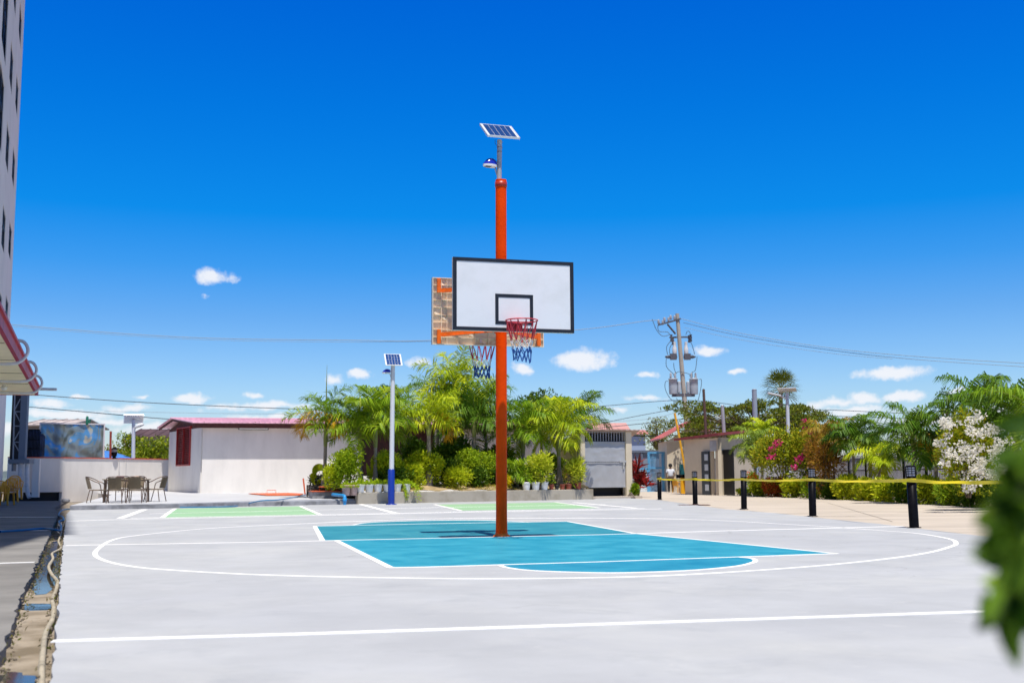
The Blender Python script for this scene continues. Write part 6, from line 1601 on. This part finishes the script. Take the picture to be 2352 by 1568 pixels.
for (x, sg) in ((465, -1), (610, 1)):
    m = MB(); m.lathe(p8(x, 640), [(.13, -.25), (.15, -.1), (.15, .2), (.09, .35), (.1, .45), (.09, .62)], 12); m.build('voltage_box', M('porcelain', (.66, .66, .66), .4), up_)
    m = MB(); m.tube([p8(x + sg * -30 if sg > 0 else x + 30, 705), p8(x + sg * 85, 712), p8(x + sg * 120, 712)], [.14, .11, .04], 10); m.box(p8(x + sg * 15, 710), (.42, .3, .4)); m.build('bushing', m_arm, up_)
for (x0, x1, yt, yb) in ((395, 505, 985, 1180), (655, 762, 985, 1180)):
    c = p8((x0 + x1) / 2, yb); r = (p8(x1, yb) - p8(x0, yb)).length / 2; h_ = (p8(x0, yt) - p8(x0, yb)).z
    m = MB(); m.lathe(c, [(r * .93, 0), (r * .97, .05), (r, h_ * .5), (r, h_ - .08), (r * 1.08, h_ - .07), (r * 1.08, h_), (r * .3, h_ + .04)], 20); tr_ = m.build('transformer', m_tr, up_)
    m = MB(); sgn = 1 if x0 < 500 else -1; m.box(c + Vector((sgn * r * 1.35, 0, h_ * .45)), (r * .7, r * 1.2, h_ * .75), None, .04); m.build('side_box', m_tr, tr_)
    m = MB()
    for dx in (-.5, .5): m.lathe(c + Vector((dx * r, 0, h_)), [(.07, 0), (.09, .1), (.06, .2), (.08, .28), (.03, .4)], 8)
    m.build('terminal', m_ins, tr_)
m = MB(); m.box(p8(575, 1190), (1.5, .3, .2)); m.build('bracket', m_arm, up_)
for pts in ([(180, 245), (235, 380), (310, 455), (395, 440)], [(250, 320), (265, 395), (370, 405), (400, 440)], [(420, 510), (360, 590), (375, 690)], [(432, 545), (400, 610), (398, 680)], [(650, 510), (680, 570), (712, 685)], [(600, 440), (620, 395), (650, 405), (655, 445)], [(357, 725), (360, 840), (440, 925), (445, 950)], [(448, 790), (455, 860), (480, 930)], [(742, 715), (720, 880), (682, 905), (684, 960)], [(375, 1020), (345, 1030), (345, 1120), (410, 1240), (510, 1295)], [(770, 1000), (795, 1000), (790, 1100), (755, 1260)], [(480, 1230), (520, 1290)], [(480, 920), (520, 900), (640, 930), (650, 960)]):
    m = MB(); m.tube(sm_curve([p8(*p) - Vector((0, .2, 0)) for p in pts], 5), .022, 5); m.build('jumper_cable', M('cable_grey', (.10, .15, .19), .6), up_)

m_wire = M('wire_grey', (.07, .09, .12), .6)
def wire(label, pts, Y0_, Y1_, r=.028, mat=None):
    n_ = len(pts) - 1; pp_ = [P(x, y, Y0_ + (Y1_ - Y0_) * (x - pts[0][0]) / (pts[-1][0] - pts[0][0])) for (x, y) in pts]
    m = MB(); m.tube(sm_curve(pp_, 8), r * .72, 5); o = m.build('power_line', mat or m_wire, None, org=pp_[0]); tag(o, label, 'power line', 'overhead wires'); return o
m_wpale = M('wire_pale', (.30, .38, .46), .6)
wire('high sagging wire running from the tower behind the backboards to the pole', [(10, 744), (270, 765), (500, 777), (800, 781), (1000, 781), (1330, 757), (1476, 738), (1510, 735)], 72, 75, .032, m_wpale)
wire('second thin high wire just under the top one at left', [(10, 748), (270, 769), (500, 781), (800, 785), (1000, 784)], 72, 74, .018, m_wpale)
wire('upper dark wire from the canopy corner to the leftmost palm', [(88, 907), (250, 919), (450, 930), (720, 940), (960, 945)], 66, 70, .034)
wire('lower dark wire dipping behind the pink roof', [(66, 934), (200, 946), (385, 962), (560, 972), (800, 985)], 66, 70, .036)
wire('faint level wire low over the pink roof', [(240, 944), (500, 949), (720, 950)], 70, 72, .018, m_wpale)
wire('upper wire falling from the pole to the right edge', [(1565, 732), (1700, 765), (1900, 798), (2100, 818), (2400, 837)], 75, 62, .026, m_wpale)
wire('middle wire falling from the pole to the right edge', [(1570, 741), (1700, 771), (1900, 803), (2100, 825), (2400, 845)], 75, 62, .024, m_wpale)
wire('lower pale wire right of the pole', [(1572, 752), (1700, 780), (1900, 810), (2050, 824)], 75, 66, .018, m_wpale)
wire('wire passing the pole just under the transformers', [(1300, 939), (1400, 931), (1555, 919), (1660, 926), (1735, 938)], 75, 75, .03)
wire('wire rising from the palms to the pole, upper of the bundle', [(1300, 990), (1400, 968), (1480, 952), (1570, 936)], 75, 75, .03)
wire('wire rising from the palms to the pole, pale one', [(1300, 960), (1420, 966), (1500, 960), (1570, 942)], 75, 75, .02, m_wpale)
wire('wire of the low bundle left of the pole', [(1300, 990), (1400, 980), (1500, 970), (1580, 960)], 75, 75, .034)
wire('thick black low cable crossing to the yellow barrier', [(1300, 999), (1400, 998), (1480, 1001), (1600, 998)], 75, 75, .05, m_black)
wire('upper level wire at right above the driveway palms', [(1735, 938), (1900, 941), (2060, 948), (2400, 960)], 75, 70, .03)
wire('lower level wire at right above the driveway palms', [(1735, 952), (1900, 955), (2060, 960), (2400, 972)], 75, 70, .03)
for (x0, y0, x1, y1, r, mt, lab) in ((1616, 895, 1622, 1010, .07, M('rust_pole', (.1, .06, .05), .8), 'thin dark rusty pole right of the utility pole'), (1659, 932, 1664, 1010, .09, m_galv, 'short grey pole in front of the umbrella tree'), (1732.5, 895, 1736, 1020, .13, M('pole_bluegrey', (.3, .35, .43), .5), 'thick blue-grey pole above the guard house roof')):
    a, b = P(x0, y0, 59.5), P(x1, y1, 59.5); b = b + (b - a) * .6; m = MB(); m.tube([b, a], [r * 1.1, r], 10); m.lathe(a, [(r, -.02), (r * 1.1, 0), (r * .6, .05)], 10); o = m.build('pole', mt, None, org=b); tag(o, lab, 'pole')
# street lamp with flat panel, right
Yr = 59.5; sp = thing('solar_lamp', 'tall solar lamp with flat panel and long arm over the driveway plants', 'solar lamp', PX(1813, Yr, -.1), 'solar lamps')
a = PX(1814, Yr, -.1); b = P(1808, 902, Yr)
m = MB(); m.tube([a, b], [.11, .09], 12); m.build('post', M('lamp_post_white', (.62, .64, .70), .4), sp)
solar_head(sp, P(1808, 895, Yr), .95, .7, R_(-12), R_(-18), cols=6, rows=3, th=.035)
m = MB(); e = P(1763, 902, Yr); m.tube([P(1806, 914, Yr), P(1790, 908, Yr)], .05, 8); m.beam(P(1792, 908, Yr), e, .32, .07); m.build('lamp_head', m_white, sp)

def tree(label, base, trunk_top, clumps, mat, n, leaf, seed, width=.5, tr=.18, flat=.55, spiky=.5, name='tree'):
    "clumps: (centre, radius); limbs run from the trunk to every clump"
    t = thing(name, label, 'tree', base); g = np.random.default_rng(seed); st = MB()
    base, tt = Vector(base), Vector(trunk_top); st.tube([base - ZD * .1, base.lerp(tt, .5) + Vector((.1, 0, 0)), tt], [tr * 1.3, tr, tr * .75], 9)
    qs = []; vs = []
    for (c, r) in clumps:
        c = Vector(c); mid = tt.lerp(c, .55) + ZD * (r * .1); st.tube([tt - ZD * .3, mid, c + ZD * r * .1], [tr * .45, tr * .25, tr * .08], 5)
        k = int(n * r * r); p, d = lobed_points(c, (r, r, r * flat), k, 6, seed=int(g.integers(1e6)))
        ax = nrm(d * spiky + g.normal(size=(k, 3)) * .5 + np.array([0, 0, .2])); qs.append(kites(p, ax, leaf * g.uniform(.7, 1.3, k), leaf * width)); vs.append(np.clip(g.normal(.5, .22, k), 0, 1))
    st.build('trunk', MATS['bark_brown'], t); np_mesh('crown', np.concatenate(qs), 4, mat, t, np.concatenate(vs)); return t
g = random.Random(77); cl = []
def top_at(px): return np.interp(px, [1530, 1565, 1600, 1650, 1700, 1740, 1790, 1850, 1900], [945, 926, 918, 930, 922, 912, 916, 930, 940])
for i in range(130):
    px = g.uniform(1572, 1895); f = g.random() ** .8; py = top_at(px) + 4 + f * 75; cl.append((P(px, py, 64.5 + g.uniform(-3, 3)), g.uniform(.45, .95)))
for (px, py) in ((1528, 938), (1545, 933), (1560, 945), (1550, 968), (1540, 975), (1562, 925), (1580, 955), (1570, 985)): cl.append((P(px, py, 63), .42))
tree('wide umbrella-shaped tree with layered flat sprays behind the guard house', PX(1740, 64.5, -.1), P(1735, 985, 64.5), cl, LEAF('umbrella_leaf', [(.035, .06, .014), (.085, .11, .02), (.16, .15, .03)], .3), 300, .17, 9, .4, .1, .2)
# fan palm
fb = PX(1796, 86, -.1); ft = P(1793, 893, 86)
fpm = thing('fan_palm', 'tall fan palm rising above the umbrella tree', 'palm', fb)
MB().tube([fb, fb.lerp(ft, .6), ft], [.22, .17, .16], 10).build('trunk', MATS['palm_trunk'], fpm)
g = np.random.default_rng(8); qs, vv = [], []
st = MB()
for i in range(30):
    a = i * 2.39996; e = 1.4 - 2.0 * (i / 29); d = np.array([math.cos(a) * math.cos(e), math.sin(a) * math.cos(e), math.sin(e)]); c = np.array(ft) + d * .8
    st.tube([ft, Vector(c)], .025, 4); s_ = nrm(np.cross(d, [0, 0, 1.0]) + 1e-4); u_ = nrm(np.cross(s_, d)); v0 = g.normal(.5, .15) - .2 * (i / 29)
    for k in range(15):
        th_ = (-1 + 2 * k / 14) * 1.5; dd = nrm(d * math.cos(th_) + s_ * math.sin(th_) + u_ * .08 * ((k % 2) * 2 - 1)); L0 = 1.08 * (1 - .18 * abs(th_) / 1.75); w_ = nrm(np.cross(dd, u_)) * .036
        m1 = c + dd * L0 * .6; tp2 = c + dd * L0 + np.array([0, 0, -.1]); qs += [[c - w_ * .2, c + w_ * .2, m1 + w_, m1 - w_], [m1 - w_, m1 + w_, tp2 + w_ * .1, tp2 - w_ * .1]]; vv += [v0, v0]
np_mesh('crown', np.array(qs), 4, LEAF('fan_palm_leaf', [(.03, .055, .02), (.085, .105, .03), (.2, .19, .05)], .25), fpm, np.clip(vv, 0, 1)); st.build('frond_stalks', MATS['palm_stalk'], fpm)
g = random.Random(5)
def blob_tree(label, px, ytop, ybot, wpx, Y, mat, n, leaf, seed, k=26, rr=(.5, 1.0), tr=.15, flat=.7):
    g = random.Random(seed); cl = []
    for i in range(k):
        a, r_ = g.uniform(0, 6.283), g.random() ** .5; cl.append((P(px + wpx / 2 * r_ * math.cos(a), (ytop + ybot) / 2 + (ybot - ytop) / 2 * r_ * math.sin(a), Y + g.uniform(-1.2, 1.2)), g.uniform(*rr)))
    return tree(label, PX(px, Y, -.1), P(px, ybot, Y), cl, mat, n, leaf, seed, .45, tr, flat)
olive = LEAF('olive_leaf', [(.06, .08, .03), (.13, .14, .05), (.22, .2, .07)], .3)
blob_tree('sparse olive-coloured tree far behind the gate', 1512, 962, 1030, 76, 96, olive, 90, .2, 61, 30, (.5, .95))
blob_tree('thin dark tree top rising behind the right-hand palms', 2172, 880, 960, 44, 62, sh_d, 110, .2, 62, 14, (.25, .5), .1)
blob_tree('lush green tree behind the white boundary wall, next to the white house', 360, 1002, 1075, 62, 62, LEAF('wall_tree', [(.05, .09, .012), (.13, .17, .02), (.28, .29, .03)], .35), 260, .17, 63, 30, (.5, .9))
blob_tree('lush green tree behind the white boundary wall, behind the solar lamp', 298, 1002, 1075, 66, 62, LEAF('wall_tree', []), 260, .17, 64, 30, (.5, .9))
blob_tree('dry bare-looking shrub behind the boundary wall beside the red post', 258, 1012, 1060, 30, 60, olive, 90, .15, 65, 14, (.3, .55))
blob_tree('dark leafy tree top showing behind the right planter palms', 1232, 908, 1000, 80, 64, sh_d, 170, .2, 66, 26, (.6, 1.0))
blob_tree('dark leafy tree behind the tall planter palms', 1050, 905, 1000, 110, 62, sh_d, 170, .2, 67, 30, (.6, 1.1))
blob_tree('dark leafy tree beyond the fence at the right edge', 2300, 975, 1070, 130, 48, sh_d, 150, .18, 69, 34, (.6, 1.0))
small_house('far_building', 'pale blue-grey building far behind the shed and gate', 1447, 1484, 1090, 996, 988, 120, M('far_building_blue', (.35, .42, .55), .9), M('far_roof_red', (.5, .2, .18), .8), .4, 8)
small_house('far_house', 'distant house with pinkish roof left of the sparse olive tree', 1365, 1440, 1090, 985, 972, 125, M('far_building_pale', (.5, .5, .52), .9), M('far_roof_pink', (.55, .28, .25), .8), .4, 8)

# ================================================================== NEAR LEAVES AT THE RIGHT EDGE
g = np.random.default_rng(90)
nb = Vector((.62, .92, -.013)); ns = thing('foreground_shrub', 'out-of-focus leafy branches close to the camera at the right edge', 'shrub', nb)
br = [[(2560, 700), (2470, 820), (2395, 1010), (2345, 1130), (2335, 1250)], [(2520, 1000), (2400, 1190), (2335, 1320), (2292, 1420)], [(2590, 800), (2490, 960), (2400, 1180), (2362, 1360)], [(2560, 1050), (2450, 1220), (2370, 1350)]]
bs, ax, ln = [], [], []; st = MB(); hub = P(2600, 900, .94)
st.tube([nb, nb.lerp(hub, .5) + Vector((.06, 0, 0)), hub], [.014, .011, .008], 8)
for bi, pl_ in enumerate(br):
    pts = sm_curve([P(x, y, (1.02 + .07 * bi) * .78) for x, y in pl_], 8); st.tube([hub] + pts, [.005] + [.004 * (1 - .7 * i / len(pts)) for i in range(len(pts))], 6)
    for i, p in enumerate(pts):
        t_ = (pts[min(i + 1, len(pts) - 1)] - pts[max(0, i - 1)]).normalized()
        for k in range(2 if i % 3 else 1):
            d = nrm(np.array(t_) * .6 + g.normal(size=3) * .6 + np.array([-.12, -.1, -.2])); bs.append(np.array(p)); ax.append(d); ln.append(g.uniform(.022, .043))
cl_b = [(2340, 1010), (2320, 1060), (2345, 1110), (2300, 1150), (2340, 1180), (2290, 1100), (2320, 1220), (2350, 1260), (2345, 1300), (2345, 1380), (2325, 1350), (2305, 1400), (2350, 960), (2330, 1130), (2275, 1130), (2262, 1165), (2350, 1050), (2240, 1415), (2335, 1085), (2350, 1150), (2310, 1190), (2352, 1220), (2352, 1320)]
for (x, y) in cl_b:
    x += 26 if y < 1300 else 6
    for k in range((4 if y < 1250 else 3) if x > 2250 else 1): bs.append(np.array(P(x + g.normal(0, 10), y + g.normal(0, 14), (1.0 + g.uniform(0, .25)) * .78))); ax.append(nrm(g.normal(size=3) * .5 + np.array([-.1, 0, -.6]))); ln.append(g.uniform(.022, .042))
bs, ax, ln = np.array(bs), np.array(ax), np.array(ln); n = len(bs)
side = nrm(np.cross(ax, g.normal(size=(n, 3)))); nn_ = np.cross(side, ax); w_ = ln * .27; qs = []
for sg in (-1, 1):   # folded leaves: two halves along the midrib
    a0 = bs; a3 = bs + ax * ln[:, None]; q1 = bs + ax * (ln * .3)[:, None] + (side * sg + nn_ * .35) * w_[:, None]; q2 = bs + ax * (ln * .68)[:, None] + (side * sg + nn_ * .35) * (w_ * .8)[:, None]
    qs.append(np.stack([a0, q1, q2, a3], 1))
np_mesh('leaves', np.concatenate(qs), 4, LEAF('near_leaf', [(.015, .04, .008), (.07, .14, .02), (.17, .26, .04)], .6), ns, np.tile(np.clip(g.normal(.42, .33, n), 0, 1), 2)); st.build('stem', M('stem_red_brown', (.1, .06, .04), .7), ns)
